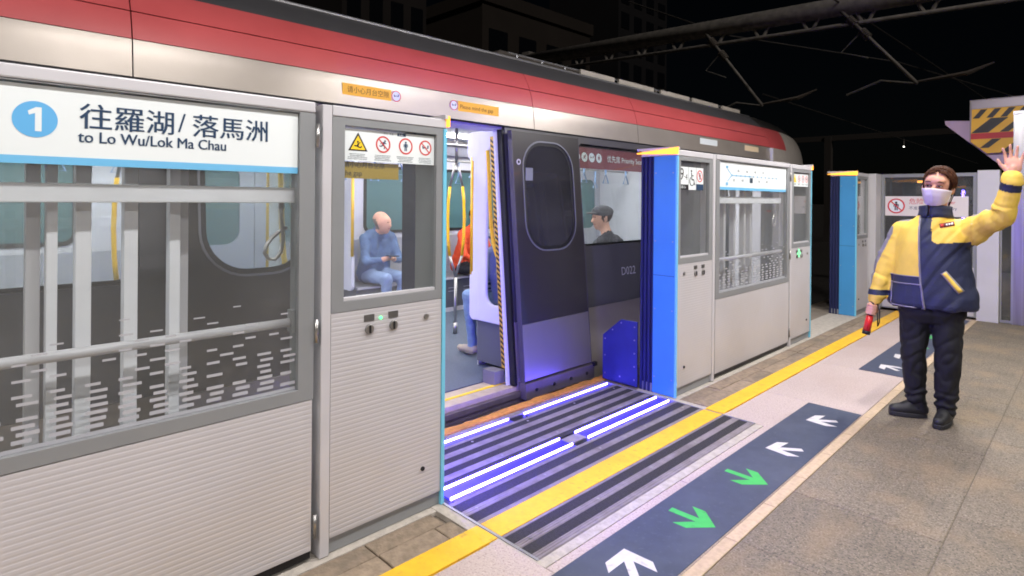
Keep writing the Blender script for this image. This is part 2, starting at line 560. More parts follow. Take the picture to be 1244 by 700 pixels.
# ------------------------------------------------------------------ floor mats with arrows
mat_blue = mat('navy floor film', (64, 71, 91), 0.5, var=0.08, vscale=14, speck=[((88, 92, 108), 45, 0.6, 0.74, 0.5)], stain=(84, 90, 108), stain_scale=4, stain_amt=0.5)
white_arrow = mat('white arrow film', (206, 202, 204), 0.45, var=0.06, vscale=30, speck=[((120, 120, 132), 26, 0.6, 0.75, 0.5)])
green_arrow = mat('green arrow film', (66, 180, 90), 0.45, var=0.06, vscale=30, speck=[((60, 120, 80), 26, 0.62, 0.76, 0.5)])
def arrow(parent, tail, tip, m, w=0.036, head=0.13, spread=46):
    t, p = Vector((*tail, 0)), Vector((*tip, 0))
    d = (p-t).normalized(); s = Vector((-d.y, d.x, 0))
    a = R(spread)
    def barb(sg):
        e = p - d*head*math.cos(a) + s*sg*head*math.sin(a)
        return e, e - d*(w*1.75)
    e1, f1 = barb(1); e2, f2 = barb(-1)
    k = p - d*(w*2.3)
    pts = [p, e1, f1, k+s*(w*0.5), t+s*(w*0.5), t-s*(w*0.5), k-s*(w*0.5), f2, e2]
    b = MB(); b.poly([q+Vector((0, 0, 0.0042)) for q in pts], (0, 0, 0.0006))
    return b.build('arrow', m, parent)
def floor_mat(y0, y1, label, arrows):
    fm = thing('floor_mat', label, 'floor marking', (0.875, (y0+y1)/2, 0), 'navy arrow mats')
    b = MB(); b.box(0.705, 1.036, y0, y1, 0.0015, 0.0042); b.build('film', mat_blue, fm)
    for t, p, m in arrows: arrow(fm, t, p, m)
    return fm
floor_mat(0.9, 4.42, 'long navy floor mat with two green and three white arrows before the open door',
          [((0.955, 1.87), (0.798, 2.016), white_arrow), ((0.77, 2.427), (0.985, 2.433), green_arrow), ((0.77, 2.99), (0.989, 2.988), green_arrow),
           ((0.963, 3.545), (0.802, 3.424), white_arrow), ((0.961, 4.169), (0.81, 4.052), white_arrow)])
floor_mat(5.615, 8.9, 'navy floor mat with white arrows partly hidden behind the guard',
          [((0.955, 5.80), (0.80, 5.92), white_arrow), ((0.96, 6.30), (0.80, 6.42), white_arrow), ((0.77, 6.9), (0.985, 6.9), green_arrow), ((0.77, 7.5), (0.985, 7.5), green_arrow)])

# ================================================================== platform screen gates (front plane x = 0)
def ribbed(mb, y0, y1, z0, z1, xf=0.0, pitch=0.0185, amp=0.0006, depth=0.03):
    """horizontally ribbed sheet facing +x"""
    n = max(1, round((z1-z0)/pitch)); p = (z1-z0)/n
    prof = []
    for i in range(n):
        z = z0+i*p
        prof += [(xf-amp, z), (xf-amp, z+0.16*p), (xf, z+0.40*p), (xf, z+0.90*p)]
    prof.append((xf-amp, z1))
    k = len(prof)
    vs = [(x, y0, z) for x, z in prof]+[(x, y1, z) for x, z in prof]
    fs = [(i, i+k, i+k+1, i+1) for i in range(k-1)]
    mb.add(vs, fs)
    mb.box(xf-depth, xf-amp-0.0005, y0, y1, z0, z1)

def pict_figure(mb, c, s, face, d, pose, mi=0):
    """small pictogram person made of a head disc and limb bars"""
    X, Y, Z = [Vector(a) for a in AX[face]]
    c = Vector(c)
    def bar(a, b, w):
        A = c+X*(a[0]*s)+Y*(a[1]*s); B = c+X*(b[0]*s)+Y*(b[1]*s)
        t = (B-A).normalized(); q = t.cross(Z)*(w*s/2)
        mb.poly([A-q, B-q, B+q, A+q] if True else [], Z*d, mi)
    if pose == 'stand':
        disc(mb, c+Y*(0.36*s), 0.11*s, face, d, 12, mi)
        bar((0, 0.24), (0, -0.1), 0.26); bar((-0.19, 0.2), (-0.21, -0.08), 0.08); bar((0.19, 0.2), (0.21, -0.08), 0.08)
        bar((-0.08, -0.08), (-0.09, -0.46), 0.11); bar((0.08, -0.08), (0.09, -0.46), 0.11)
    elif pose == 'run':
        disc(mb, c+X*(0.2*s)+Y*(0.33*s), 0.1*s, face, d, 12, mi)
        bar((0.14, 0.22), (-0.06, -0.08), 0.2); bar((0.1, 0.2), (-0.2, 0.16), 0.08); bar((-0.2, 0.16), (-0.3, 0.02), 0.07)
        bar((0.14, 0.2), (0.34, 0.06), 0.08); bar((-0.04, -0.08), (0.18, -0.16), 0.11); bar((0.18, -0.16), (0.1, -0.42), 0.1)
        bar((-0.06, -0.06), (-0.22, -0.2), 0.11); bar((-0.22, -0.2), (-0.42, -0.14), 0.09)
    elif pose == 'fall':
        disc(mb, c+X*(-0.02*s)+Y*(0.2*s), 0.06*s, face, d, 10, mi)
        bar((0.02, 0.12), (-0.04, -0.06), 0.1); bar((0.02, 0.1), (0.14, 0.18), 0.05); bar((-0.04, -0.04), (-0.24, -0.02), 0.07)
        bar((-0.04, -0.06), (0.16, -0.12), 0.07); bar((0.16, -0.12), (0.22, -0.02), 0.06)
    elif pose == 'push':
        bar((-0.36, 0.2), (-0.28, -0.12), 0.12); bar((-0.3, 0.02), (-0.02, 0.0), 0.1); bar((-0.02, 0.0), (0.08, 0.12), 0.07)
        bar((0.36, 0.28), (0.32, -0.05), 0.16); bar((0.3, 0.0), (0.12, -0.05), 0.08)

def prohibition(parent, c, r, face, pose, name, bar=True, fig=None):
    X, Y, Z = [Vector(a) for a in AX[face]]
    b = MB(); disc(b, c, r*0.98, face, 0.0004); o = b.build(name, white_print, parent)
    b = MB(); pict_figure(b, Vector(c)+Z*0.0005, r*1.25, face, 0.0004, pose); b.build('pictogram', fig or navy_print, o)
    b = MB(); disc(b, Vector(c)+Z*0.0005, r, face, 0.0006, 32, 0, r_in=r*0.82)
    if bar:
        t = (X*0.707-Y*0.707); q = (X*0.707+Y*0.707)*(r*0.075)
        p0 = Vector(c)+Z*0.0011-t*(r*0.88); p1 = Vector(c)+Z*0.0011+t*(r*0.88)
        b.poly([p0-q, p1-q, p1+q, p0+q], Z*0.0004)
    b.build('red_ring', red_print, o)
    return o

def caption(parent, y, z, w, rows, h=0.0042, xf=0.001):
    """fine print lines under a pictogram: blocks of short strokes"""
    b = MB()
    for i in range(rows):
        zz = z-i*h*1.6
        ww = w*random.uniform(0.7, 1.0)
        k = int(ww/0.006)
        for q in range(k):
            yy = y-ww/2+q*0.006
            b.box(xf, xf+0.0004, yy, yy+0.0042, zz-h*random.uniform(0.6, 1), zz)
    b.build('fine_print', mat('grey print', (120, 130, 136), 0.5), parent)

def cabinet(y_open, m, L, label, kind, end_lit=False):
    """gate cabinet; y = y_open - m*t with t from the open edge, m=+1 opens towards +y"""
    g = thing('gate_cabinet', label, 'platform gate', (-0.14, y_open-m*L/2, 0), 'gate cabinets beside the doorways')
    Y = lambda t: y_open-m*t
    P = lambda: MB()
    b = P(); b.box(-0.29, -0.012, Y(0.004), Y(L-0.002), 0.0, 0.062); b.build('plinth', grey_frame, g)
    b = P(); b.box(-0.285, -0.032, Y(0.037), Y(L-0.045), 0.064, 0.955); b.build('lower_box', grey_frame, g)
    b = P(); ribbed(b, min(Y(0.019), Y(L-0.043)), max(Y(0.019), Y(L-0.043)), 0.064, 0.955); lp = b.build('lower_panel', rib_paint, g)
    # post on the hinge side
    b = P(); b.box(-0.105, 0.004, Y(L-0.040), Y(L), 0.0, 1.785); b.build('post', alu_light, g, bevel=0.003)
    b = P(); b.box(-0.285, -0.107, Y(L-0.030), Y(L-0.004), 0.064, 1.74); b.build('post', grey_frame, g)
    # top rail
    b = P(); b.box(-0.30, 0.004, Y(0.0), Y(L-0.042), 1.745, 1.787); b.build('top_rail', alu_light, g, bevel=0.004)
    # window frame and pane
    ya, yb = sorted((Y(0.017), Y(L-0.042)))
    gt = (0.055, L-0.098)
    ga, gb = sorted((Y(gt[0]), Y(gt[1])))
    o_ = [(-0.03, p, q) for p, q in ((ya, 0.957), (yb, 0.957), (yb, 1.743), (ya, 1.743))]
    i_ = [(-0.03, p, q) for p, q in ((ga, 1.000), (gb, 1.000), (gb, 1.712), (ga, 1.712))]
    b = P(); b.ring(o_, i_, (0.031, 0, 0)); wf = b.build('window_frame', grey_frame, g, bevel=0.002)
    b = P(); b.box(-0.026, -0.004, ga+0.001, gb-0.001, 1.001, 1.013); b.build('sill_strip', alu_light, wf)
    b = P(); b.box(-0.022, -0.016, ga+0.0005, gb-0.0005, 1.0005, 1.7115); b.build('pane', pane, g)
    # end panel, blue on the doorway side
    b = P(); b.box(-0.190, 0.003, Y(0.0), Y(0.015), 0.0, 1.743); ep = b.build('end_panel', cyan_paint, g, bevel=0.002)
    b = P(); b.box(-0.010, 0.0045, Y(-0.002), Y(0.0165), 0.0, 1.742); b.build('edge_trim', mat('pale blue trim', (116, 196, 226), 0.35), ep)
    for zz in (0.12, 0.62, 1.12, 1.62):
        for xx in (-0.172, -0.03):
            b = P(); b.cyl((xx, Y(-0.0005), zz), (xx, Y(-0.003), zz), 0.005, 10); b.build('screw', steel, ep)
    b = P(); b.box(-0.1905, -0.1885, Y(-0.0015), Y(0.0), 0.0, 1.742); b.box(-0.186, -0.014, Y(-0.0012), Y(0.0), 0.868, 0.871); b.build('panel_joint', dark_metal, ep)
    b = P(); b.box(-0.190, -0.032, Y(0.016), Y(0.034), 0.064, 1.743); b.build('end_lining', grey_frame, g)
    b = P()
    b.box(-0.302, -0.193, Y(0.008), Y(0.034), 0.0, 1.743)
    for xx in (-0.295, -0.262, -0.229): b.box(xx, xx+0.018, Y(-0.004), Y(0.0075), 0.0, 1.74)
    b.build('rubber_seal_frame', mat('dark blue seal', (30, 36, 78), 0.5, 0.2), g)
    # amber lamp wedge on the top corner
    pts = [(-0.330, Y(-0.014), 1.766), (0.012, Y(-0.014), 1.752), (0.012, Y(-0.014), 1.803), (-0.330, Y(-0.014), 1.774)]
    b = P(); b.poly(pts, (0, -m*0.012, 0)); b.build('amber_glow', amber_lit, g)
    b = P(); b.box(-0.335, 0.0135, Y(-0.001), Y(0.016), 1.788, 1.806); b.build('lamp_housing', alu_light, g)
    if end_lit:
        b = P(); b.box(-0.060, -0.010, Y(-0.0065), Y(-0.001), 0.05, 1.70); b.build('light_strip', led_post, g)
    # locks and key plates
    yc, zc = sorted((Y(0.40), Y(0.285))), 0.93
    for q in (0.400, 0.282):
        b = P(); b.box(0.0005, 0.003, Y(q)-0.024, Y(q)+0.024, 0.905, 0.932); b.build('key_plate', mat('engraved plate', (110, 108, 106), 0.4, 0.6), lp)
        b = P(); b.cyl((0.0005, Y(q), 0.872), (0.010, Y(q), 0.872), 0.020, 20); kn = b.build('lock', steel, lp, smooth=False, bevel=0.002)
        b = P(); b.box(0.0102, 0.0125, Y(q)-0.004, Y(q)+0.004, 0.856, 0.888); b.build('key_slot', dark_metal, lp)
    b = P(); b.cyl((0.0005, Y(0.108), 0.886), (0.008, Y(0.108), 0.886), 0.012, 16); b.build('lock', steel, lp)
    b = P(); b.cyl((0.0005, Y(0.12), 0.20), (0.006, Y(0.12), 0.20), 0.010, 14); b.build('screw', dark_metal, lp)
    if kind == 'pict':
        b = P(); b.cyl((0.0005, Y(0.345), 0.912), (0.005, Y(0.345), 0.912), 0.0065, 12)
        b.build('status_light', mat('green lamp lit', (60, 230, 110), 0.4, emit=(0.12, 0.9, 0.3), estr=2.5), lp)
    # prints on the pane
    xs = -0.0155
    if kind == 'pict':
        b = P(); b.box(xs, xs+0.0008, ga+0.003, gb-0.003, 1.572, 1.704); sg = b.build('safety_sign', white_print, g)
        w = gb-ga
        zc = 1.648
        c0 = ga+w*0.145
        b = P(); b.poly([(xs+0.001, c0-0.045, zc-0.035), (xs+0.001, c0+0.045, zc-0.035), (xs+0.001, c0, zc+0.042)], (0.0004, 0, 0)); tr = b.build('warning_triangle', black_print, sg)
        b = P(); b.poly([(xs+0.0015, c0-0.034, zc-0.029), (xs+0.0015, c0+0.034, zc-0.029), (xs+0.0015, c0, zc+0.029)], (0.0004, 0, 0)); b.build('yellow_field', yel_print, tr)
        b = P(); pict_figure(b, (xs+0.002, c0, zc-0.012), 0.075, '+x', 0.0004, 'fall'); b.build('pictogram', black_print, tr)
        prohibition(sg, (xs+0.001, ga+w*0.405, zc), 0.036, '+x', 'run', 'no_running_sign')
        prohibition(sg, (xs+0.001, ga+w*0.655, zc), 0.036, '+x', 'stand', 'stand_back_sign', bar=False)
        prohibition(sg, (xs+0.001, ga+w*0.885, zc), 0.034, '+x', 'push', 'no_pushing_sign', bar=True)
        for q in (0.145, 0.405, 0.655, 0.885): caption(sg, ga+w*q, 1.602, 0.095, 4, xf=xs+0.001)
        b = P(); b.box(xs+0.001, xs+0.0015, ga+w*0.56, ga+w*0.655, 1.690, 1.7025); tb = b.build('number_tag', navy_print, sg)
        text('9-42', 0.0125, white_print, tb, (xs+0.0016, ga+w*0.575, 1.692))
        text('前往 - 车厢', 0.010, mat('grey print', (120, 130, 136), 0.5), sg, (xs+0.001, ga+w*0.41, 1.692))
        # amber notice on the far side of the pane, read through the glass
        b = P(); b.box(-0.034, -0.031, ga+0.002, ga+w*0.60, 1.50, 1.568); nt = b.build('gap_notice', mat('olive amber film', (176, 146, 40), 0.5), g)
        text('the gap', 0.030, black_print, nt, (-0.0305, ga+0.008, 1.512))
        text('请小心月台空隙', 0.028, black_print, nt, (-0.0305, ga+0.010, 1.547))
    elif kind == 'number':
        w = gb-ga
        t0 = ga+0.006
        for i, (tx, w_) in enumerate((('9', 0.135), ('', 0.115), ('', 0.115))):
            b = P(); b.box(xs, xs+0.0008, t0, t0+w_-0.006, 1.50 if i == 0 else 1.50, 1.668); tl = b.build('door_sticker', white_print, g)
            if i == 0:
                text('9', 0.125, black_print, tl, (xs+0.001, t0+0.002, 1.572))
                text('4', 0.065, black_print, tl, (xs+0.001, t0+0.083, 1.572))
                b = P(); b.box(xs+0.001, xs+0.0014, t0+0.066, t0+0.078, 1.594, 1.600); b.box(xs+0.001, xs+0.0014, t0, t0+w_-0.006, 1.50, 1.538); b.build('black_band', black_print, tl)
                text('车厢 Car', 0.024, white_print, tl, (xs+0.0016, t0+0.006, 1.511))
            elif i == 1:
                c = Vector((xs+0.001, t0+0.052, 1.588))
                b = P()
                disc(b, c+Vector((0, -0.012, 0.052)), 0.010, '+x', 0.0005, 12)
                def bar(a, e, wd, bb=b, c=c):
                    A = c+Vector((0, a[0], a[1])); B = c+Vector((0, e[0], e[1])); t = (B-A).normalized(); q = t.cross(Vector((1, 0, 0)))*wd/2
                    bb.poly([A-q, B-q, B+q, A+q], (0.0005, 0, 0))
                bar((-0.011, 0.04), (-0.006, -0.012), 0.012); bar((-0.009, 0.018), (0.02, 0.018), 0.008)
                bar((-0.006, -0.012), (0.024, -0.012), 0.010); bar((0.024, -0.010), (0.038, -0.050), 0.010); bar((0.036, -0.05), (0.046, -0.046), 0.008)
                arc = [c+Vector((0, -0.004+0.034*math.cos(R(a)), -0.022+0.034*math.sin(R(a)))) for a in range(130, 346, 15)]
                b.tube([p+Vector((0.0005, 0, 0)) for p in arc], 0.0035, 6)
                b.build('wheelchair_symbol', black_print, tl)
            else:
                prohibition(tl, (xs+0.001, t0+0.054, 1.605), 0.046, '+x', 'stand', 'no_boarding_sign')
                b = P(); b.box(xs+0.001, xs+0.0014, t0, t0+w_-0.006, 1.50, 1.545); b.build('navy_band', navy_print, tl)
            t0 += w_
    elif kind == 'small':
        b = P(); b.box(xs, xs+0.0008, ga+0.003, gb-0.003, 1.572, 1.704); sg = b.build('safety_sign', white_print, g)
        w = gb-ga
        c0 = ga+w*0.145; zc = 1.648
        b = P(); b.poly([(xs+0.001, c0-0.045, zc-0.035), (xs+0.001, c0+0.045, zc-0.035), (xs+0.001, c0, zc+0.042)], (0.0004, 0, 0)); b.build('warning_triangle', yel_print, sg)
        prohibition(sg, (xs+0.001, ga+w*0.405, zc), 0.036, '+x', 'run', 'no_running_sign')
        prohibition(sg, (xs+0.001, ga+w*0.655, zc), 0.036, '+x', 'stand', 'stand_back_sign', bar=False)
        prohibition(sg, (xs+0.001, ga+w*0.885, zc), 0.034, '+x', 'push', 'no_pushing_sign')
        for q in (0.145, 0.405, 0.655, 0.885): caption(sg, ga+w*q, 1.602, 0.095, 3, xf=xs+0.001)
        b = P()
        for (dy, dz) in ((0, 0.028), (0, -0.028), (-0.03, 0), (0.03, 0)): b.box(0.0005, 0.001, Y(0.345)+dy-0.012, Y(0.345)+dy+0.012, 0.90+dz-0.012, 0.90+dz+0.012)
        b.build('status_light', mat('green lamp lit', (60, 230, 110), 0.4, emit=(0.12, 0.9, 0.3), estr=2.5), lp)
    return g

cabinet(1.715, 1, 0.615, 'ribbed grey gate cabinet with yellow triangle safety sign left of the open doorway', 'pict', end_lit=True)
cabinet(3.822, -1, 0.592, 'gate cabinet with violet-lit blue end, amber lamp and wheelchair sticker right of the doorway', 'number')
cabinet(6.580, 1, 0.592, 'gate cabinet with small pictogram sign at the far end of the route map panel', 'small')
cabinet(8.183, -1, 0.56, 'distant gate cabinet with sky blue end and amber lamp behind the guard', 'number2')

# pictogram strip on the distant cabinet is left plain; red disc sticker
# ------------------------------------------------------------------ fixed glass panels with signs
frit_m = mat('pale frit print', (172, 172, 178), 0.5)
upright_m = mat('white upright paint', (228, 228, 233), 0.45, var=0.03)
def fixed_panel(y0, y1, label, kind):
    g = thing('fixed_gate_panel', label, 'platform gate', (-0.1, (y0+y1)/2, 0), 'fixed glazed gate panels')
    b = MB(); b.box(-0.05, -0.015, y0, y1, 0.012, 0.046); b.build('plinth', dark_metal, g)
    b = MB(); ribbed(b, y0+0.004, y1-0.004, 0.048, 0.634); b.build('lower_panel', rib_paint, g)
    sy = 0.062
    o_ = [(-0.04, p, q) for p, q in ((y0, 0.637), (y1, 0.637), (y1, 1.745), (y0, 1.745))]
    i_ = [(-0.04, p, q) for p, q in ((y0+sy, 0.684), (y1-sy, 0.684), (y1-sy, 1.744-0.002), (y0+sy, 1.744-0.002))]
    b = MB(); b.ring(o_, i_, (0.042, 0, 0)); b.build('frame', grey_frame, g, bevel=0.002)
    b = MB(); b.box(-0.06, 0.005, y0, y1, 1.747, 1.789); b.build('top_rail', alu_light, g, bevel=0.006)
    b = MB(); b.box(-0.026, -0.018, y0+sy+0.0005, y1-sy-0.0005, 0.6845, 1.7415); b.build('pane', pane, g)
    ya, yb = y0+sy, y1-sy
    # sign board
    b = MB(); b.box(-0.017, -0.012, ya, yb-0.002, 1.510, 1.737); sg = b.build('sign_board', white_print, g)
    b = MB(); b.box(-0.0118, -0.0112, ya, yb-0.002, 1.510, 1.533); b.build('blue_band', sky_blue, sg)
    # push bar, handrail
    b = MB(); b.box(-0.095, -0.060, ya-0.02, yb+0.012, 1.398, 1.456); b.build('push_bar', upright_m, g, bevel=0.003)
    b = MB(); b.tube([(-0.055, ya, 0.936), (-0.055, yb-0.004, 0.936)], 0.017, 12); hr = b.build('handrail', alu_light, g, smooth=True)
    b = MB(); b.box(-0.07, -0.028, yb-0.012, yb+0.004, 0.90, 0.985); b.build('bracket', grey_frame, hr)
    # uprights of the door machinery behind the pane
    for i, (a, w, xx) in enumerate(((0.230, 0.036, -0.17), (0.272, 0.028, -0.13), (0.352, 0.042, -0.13), (0.482, 0.040, -0.13), (0.622, 0.034, -0.16), (0.656, 0.042, -0.20),
                                    (-0.05, 0.04, -0.13), (-0.2, 0.04, -0.16), (-0.36, 0.04, -0.13))):
        yy = y1-1.065+a
        if yy < ya or (kind == 'route' and i in (1, 4, 7)): continue
        b = MB(); b.box(xx-0.045, xx, yy-w/2, yy+w/2, 0.10, 1.74); b.build('upright', (upright_m if kind == 'dest' else alu_light) if i % 5 else alu_light, g, bevel=0.002)
    b = MB(); b.box(-0.24, -0.10, y0+0.01, y1-0.01, 0.05, 0.10); b.build('machinery_base', grey_frame, g)
    b = MB(); b.box(-0.24, -0.065, y0+0.01, y1-0.01, 1.742, 1.785); b.build('machinery_head', grey_frame, g)
    # cable loop
    pts = []
    for t in range(17):
        a = R(-100+t*360/17*0.92)
        pts.append((-0.10+0.01*math.sin(a*2), y1-0.125+0.032*math.cos(a)*(1 if t < 14 else 1), 1.215+0.05*math.sin(a)))
    loop = [(-0.10, y1-0.088, 1.395), (-0.10, y1-0.088, 1.345), (-0.10, y1-0.083, 1.30), (-0.10, y1-0.080, 1.25), (-0.10, y1-0.088, 1.205), (-0.102, y1-0.110, 1.178),
            (-0.105, y1-0.135, 1.182), (-0.108, y1-0.148, 1.205), (-0.110, y1-0.140, 1.235), (-0.112, y1-0.115, 1.265), (-0.113, y1-0.09, 1.285), (-0.114, y1-0.06, 1.30)]
    lp2 = []
    for i in range(len(loop)-1):
        for q in range(4):
            a, c = Vector(loop[i]), Vector(loop[i+1]); lp2.append(a.lerp(c, q/4))
    b = MB(); b.tube(loop, 0.0075, 10); b.build('cable_loop', steel, g, smooth=True)
    b = MB(); b.cyl((-0.10, y1-0.088, 1.397), (-0.10, y1-0.088, 1.372), 0.012, 12); b.build('cable_socket', steel, g)
    # frit dashes on the lower glass: sparse above, dense below
    random.seed(5)
    b = MB(); xs = -0.0172
    z = 1.03; row = 0
    while z > 0.70:
        d = (1.03-z)/0.33
        step = 0.086
        ln = 0.030+0.026*d
        y = ya+0.01+(row % 2)*step/2*(1 if d < 0.5 else 0.25)
        while y < yb-ln:
            if random.random() < 0.2+0.9*d: b.box(xs, xs+0.0003, y, y+ln*random.uniform(0.8, 1.15), z-0.0040-0.0085*d, z)
            y += step
        z -= 0.024-0.004*d; row += 1
    b.box(xs, xs+0.0003, ya+0.002, yb-0.002, 0.6855, 0.697)
    fr = b.build('frit_pattern', frit_m, g, recalc=False); fr['kind'] = 'stuff'
    # hinges
    for zz in (1.66, 0.90, 0.14):
        b = MB(); b.cyl((0.006, y1+0.008, zz-0.045), (0.006, y1+0.008, zz+0.045), 0.0075, 10); b.build('hinge', steel, g, smooth=True)
    xs = -0.0112
    if kind == 'dest':
        b = MB(); disc(b, (xs-0.0005, 0.222, 1.638), 0.052, '+x', 0.0006, 48); rd = b.build('platform_disc', mat('platform disc blue', (96, 172, 224), 0.4), sg)
        # numeral 1 with a flag and no serif
        b = MB(); b.poly([(xs+0.0002, 0.2215, 1.604), (xs+0.0002, 0.2365, 1.604), (xs+0.0002, 0.2365, 1.673), (xs+0.0002, 0.2235, 1.673), (xs+0.0002, 0.205, 1.661), (xs+0.0002, 0.208, 1.650), (xs+0.0002, 0.2215, 1.656)], (0.0004, 0, 0))
        b.build('numeral', white_print, rd)
        text('往羅湖', 0.0825, navy_print, sg, (xs, 0.323, 1.6285), sx=1.06)
        text('/', 0.088, navy_print, sg, (xs, 0.592, 1.634))
        text('落馬洲', 0.0825, navy_print, sg, (xs, 0.634, 1.6285), sx=1.06)
        text('to Lo Wu/Lok Ma Chau', 0.0485, navy_print, sg, (xs, 0.322, 1.580), sx=0.90)
        text('to Lo Wu/Lok Ma Chau', 0.0485, navy_print, sg, (xs+0.0003, 0.3236, 1.5804), sx=0.90)
        text('往羅湖', 0.0825, navy_print, sg, (xs+0.0003, 0.3245, 1.6285), sx=1.06)
        text('落馬洲', 0.0825, navy_print, sg, (xs+0.0003, 0.6355, 1.6285), sx=1.06)
    else:
        rt = mat('route line blue', (112, 176, 214), 0.45)
        b = MB()
        def seg(p, q, w=0.007):
            A = Vector((xs, *p)); B = Vector((xs, *q)); t = (B-A).normalized(); n_ = t.cross(Vector((1, 0, 0)))*w/2
            b.poly([A-n_, B-n_, B+n_, A+n_], (0.0005, 0, 0))
        zc = 1.632
        seg((ya+0.16, zc+0.05), (ya+0.24, zc)); seg((ya+0.16, zc-0.05), (ya+0.24, zc)); seg((ya+0.24, zc), (ya+0.62, zc)); b.build('route_line', rt, sg)
        b = MB(); seg((ya+0.62, zc+0.001), (yb-0.12, zc+0.001), 0.004); b.build('route_line', mat('route line grey', (186, 196, 200), 0.45), sg)
        b = MB()
        for q in range(12):
            yy = ya+0.24+q*0.085
            if yy < yb-0.1: b.box(xs+0.001, xs+0.0014, yy-0.008, yy+0.008, zc-0.008, zc+0.008)
        b.box(xs+0.001, xs+0.0014, ya+0.13, ya+0.17, zc+0.055, zc+0.075); b.box(xs+0.001, xs+0.0014, ya+0.13, ya+0.17, zc-0.085, zc-0.060)
        b.build('station_marks', rt, sg)
        b = MB(); b.box(xs+0.001, xs+0.0015, ya+0.59, ya+0.65, zc-0.055, zc-0.012); b.build('you_are_here_tag', mat('slate print', (60, 76, 92), 0.5), sg)
        random.seed(21)
        for q in range(9):
            yy = ya+0.28+q*0.085
            if yy < yb-0.1: caption(sg, yy, zc+(0.05 if q % 2 else -0.03), 0.05, 3, xf=xs)
    return g

fixed_panel(-0.50, 1.070, 'glazed gate panel with large blue and white platform destination sign and number 1', 'dest')
fixed_panel(4.428, 5.975, 'glazed gate panel with small blue route map sign right of the doorway', 'route')

# blue barrier plate at the platform edge by the right cabinet
bp = MB()
bp.poly([(-0.625, 3.80, 0.01), (-0.31, 3.80, 0.01), (-0.31, 3.80, 0.50), (-0.455, 3.80, 0.50), (-0.625, 3.80, 0.355)], (0, 0.018, 0))
bo = thing('barrier_plate', 'blue chamfered barrier plate between train side and right gate cabinet', 'barrier plate', (-0.47, 3.81, 0.0))
bp.build('plate', mat('blue barrier paint', (40, 46, 112), 0.5, var=0.1), bo, bevel=0.003)
for (xx, zz) in ((-0.33, 0.46), (-0.33, 0.36), (-0.33, 0.26), (-0.33, 0.16), (-0.33, 0.06), (-0.45, 0.475), (-0.60, 0.33), (-0.60, 0.20), (-0.60, 0.06), (-0.53, 0.41), (-0.46, 0.06)):
    b = MB(); b.cyl((xx, 3.7995, zz), (xx, 3.795, zz), 0.006, 8); b.build('rivet', steel, bo)

# ------------------------------------------------------------------ end gate facing the camera along the platform end
eg = thing('end_gate', 'glazed grey end gate with red no-entry sign behind the guard', 'platform gate', (0.6, 9.05, 0))
ye = 9.05
b = MB(); b.ring([(p, ye, q) for p, q in ((0.075, 0.03), (1.085, 0.03), (1.085, 1.79), (0.075, 1.79))],
                 [(p, ye, q) for p, q in ((0.115, 0.645), (1.045, 0.645), (1.045, 1.745), (0.115, 1.745))], (0, -0.045, 0)); b.build('frame', grey_frame, eg, bevel=0.002)
b = MB(); b.box(0.10, 1.06, ye-0.050, ye-0.046, 0.045, 0.632); b.build('lower_panel', rib_paint, eg)
b = MB(); b.box(0.1155, 1.0445, ye-0.03, ye-0.022, 0.6455, 1.7445); b.build('pane', pane, eg)
b = MB(); b.box(0.12, 1.00, ye-0.034, ye-0.031, 1.245, 1.50); ns = b.build('no_entry_sign', mat('off white sign', (222, 214, 212), 0.45), eg)
prohibition(ns, (0.245, ye-0.0345, 1.373), 0.098, '-y', 'stand', 'no_entry_symbol', fig=black_print)
text('危险', 0.080, red_print, ns, (0.385, ye-0.0345, 1.405), '-y')
text('不准进入', 0.048, navy_print, ns, (0.385, ye-0.0345, 1.33), '-y')
text('Danger', 0.058, red_print, ns, (0.70, ye-0.0345, 1.405), '-y')
text('No entry', 0.050, navy_print, ns, (0.70, ye-0.0345, 1.33), '-y')
b = MB(); b.box(-0.10, 0.073, 8.76, ye+0.02, 0.0, 1.79); b.build('corner_post', alu_light, eg, bevel=0.004)
b = MB(); b.box(1.087, 1.295, ye-0.06, ye+0.10, 0.0, 1.815); b.build('post', alu_light, eg, bevel=0.004)
b = MB(); b.box(0.30, 0.52, ye+0.9, ye+0.93, 1.70, 1.73); b.build('amber_glow', amber_lit, eg)  # added glowing bar behind the pane, imitates an amber lamp's reflection

# steel column and side glazing right of the end gate
sc_ = thing('steel_column', 'brushed steel clad column at the right edge beyond the guard', 'column', (1.62, 9.25, 0))
b = MB(); b.box(1.415, 1.60, 9.02, 9.42, 0.0, 2.46); b.box(1.603, 2.6, 9.02, 9.42, 0.0, 2.46); b.build('cladding', steel, sc_, bevel=0.004)
b = MB(); b.box(1.41, 2.605, 9.015, 9.43, 2.462, 2.50); b.build('cap', alu, sc_)
b = MB(); b.box(1.415, 1.423, 9.005, 9.018, 0, 2.46); b.box(1.50, 1.508, 9.005, 9.018, 0, 2.46); b.build('cover_strip', alu, sc_)
gp = thing('side_screen', 'narrow glazed screen with metal frame between end gate and steel column', 'screen', (1.355, 9.1, 0))
b = MB(); b.ring([(p, 9.10, q) for p, q in ((1.298, 0.0), (1.412, 0.0), (1.412, 1.75), (1.298, 1.75))],
                 [(p, 9.10, q) for p, q in ((1.312, 0.03), (1.398, 0.03), (1.398, 1.72), (1.312, 1.72))], (0, -0.03, 0)); b.build('frame', alu, gp)
b = MB(); b.box(1.3125, 1.3975, 9.08, 9.09, 0.031, 1.719); b.build('pane', pane, gp)
b = MB(); b.box(1.345, 1.405, 9.060, 9.0695, 1.255, 1.285); b.build('red_tag', red_print, gp)

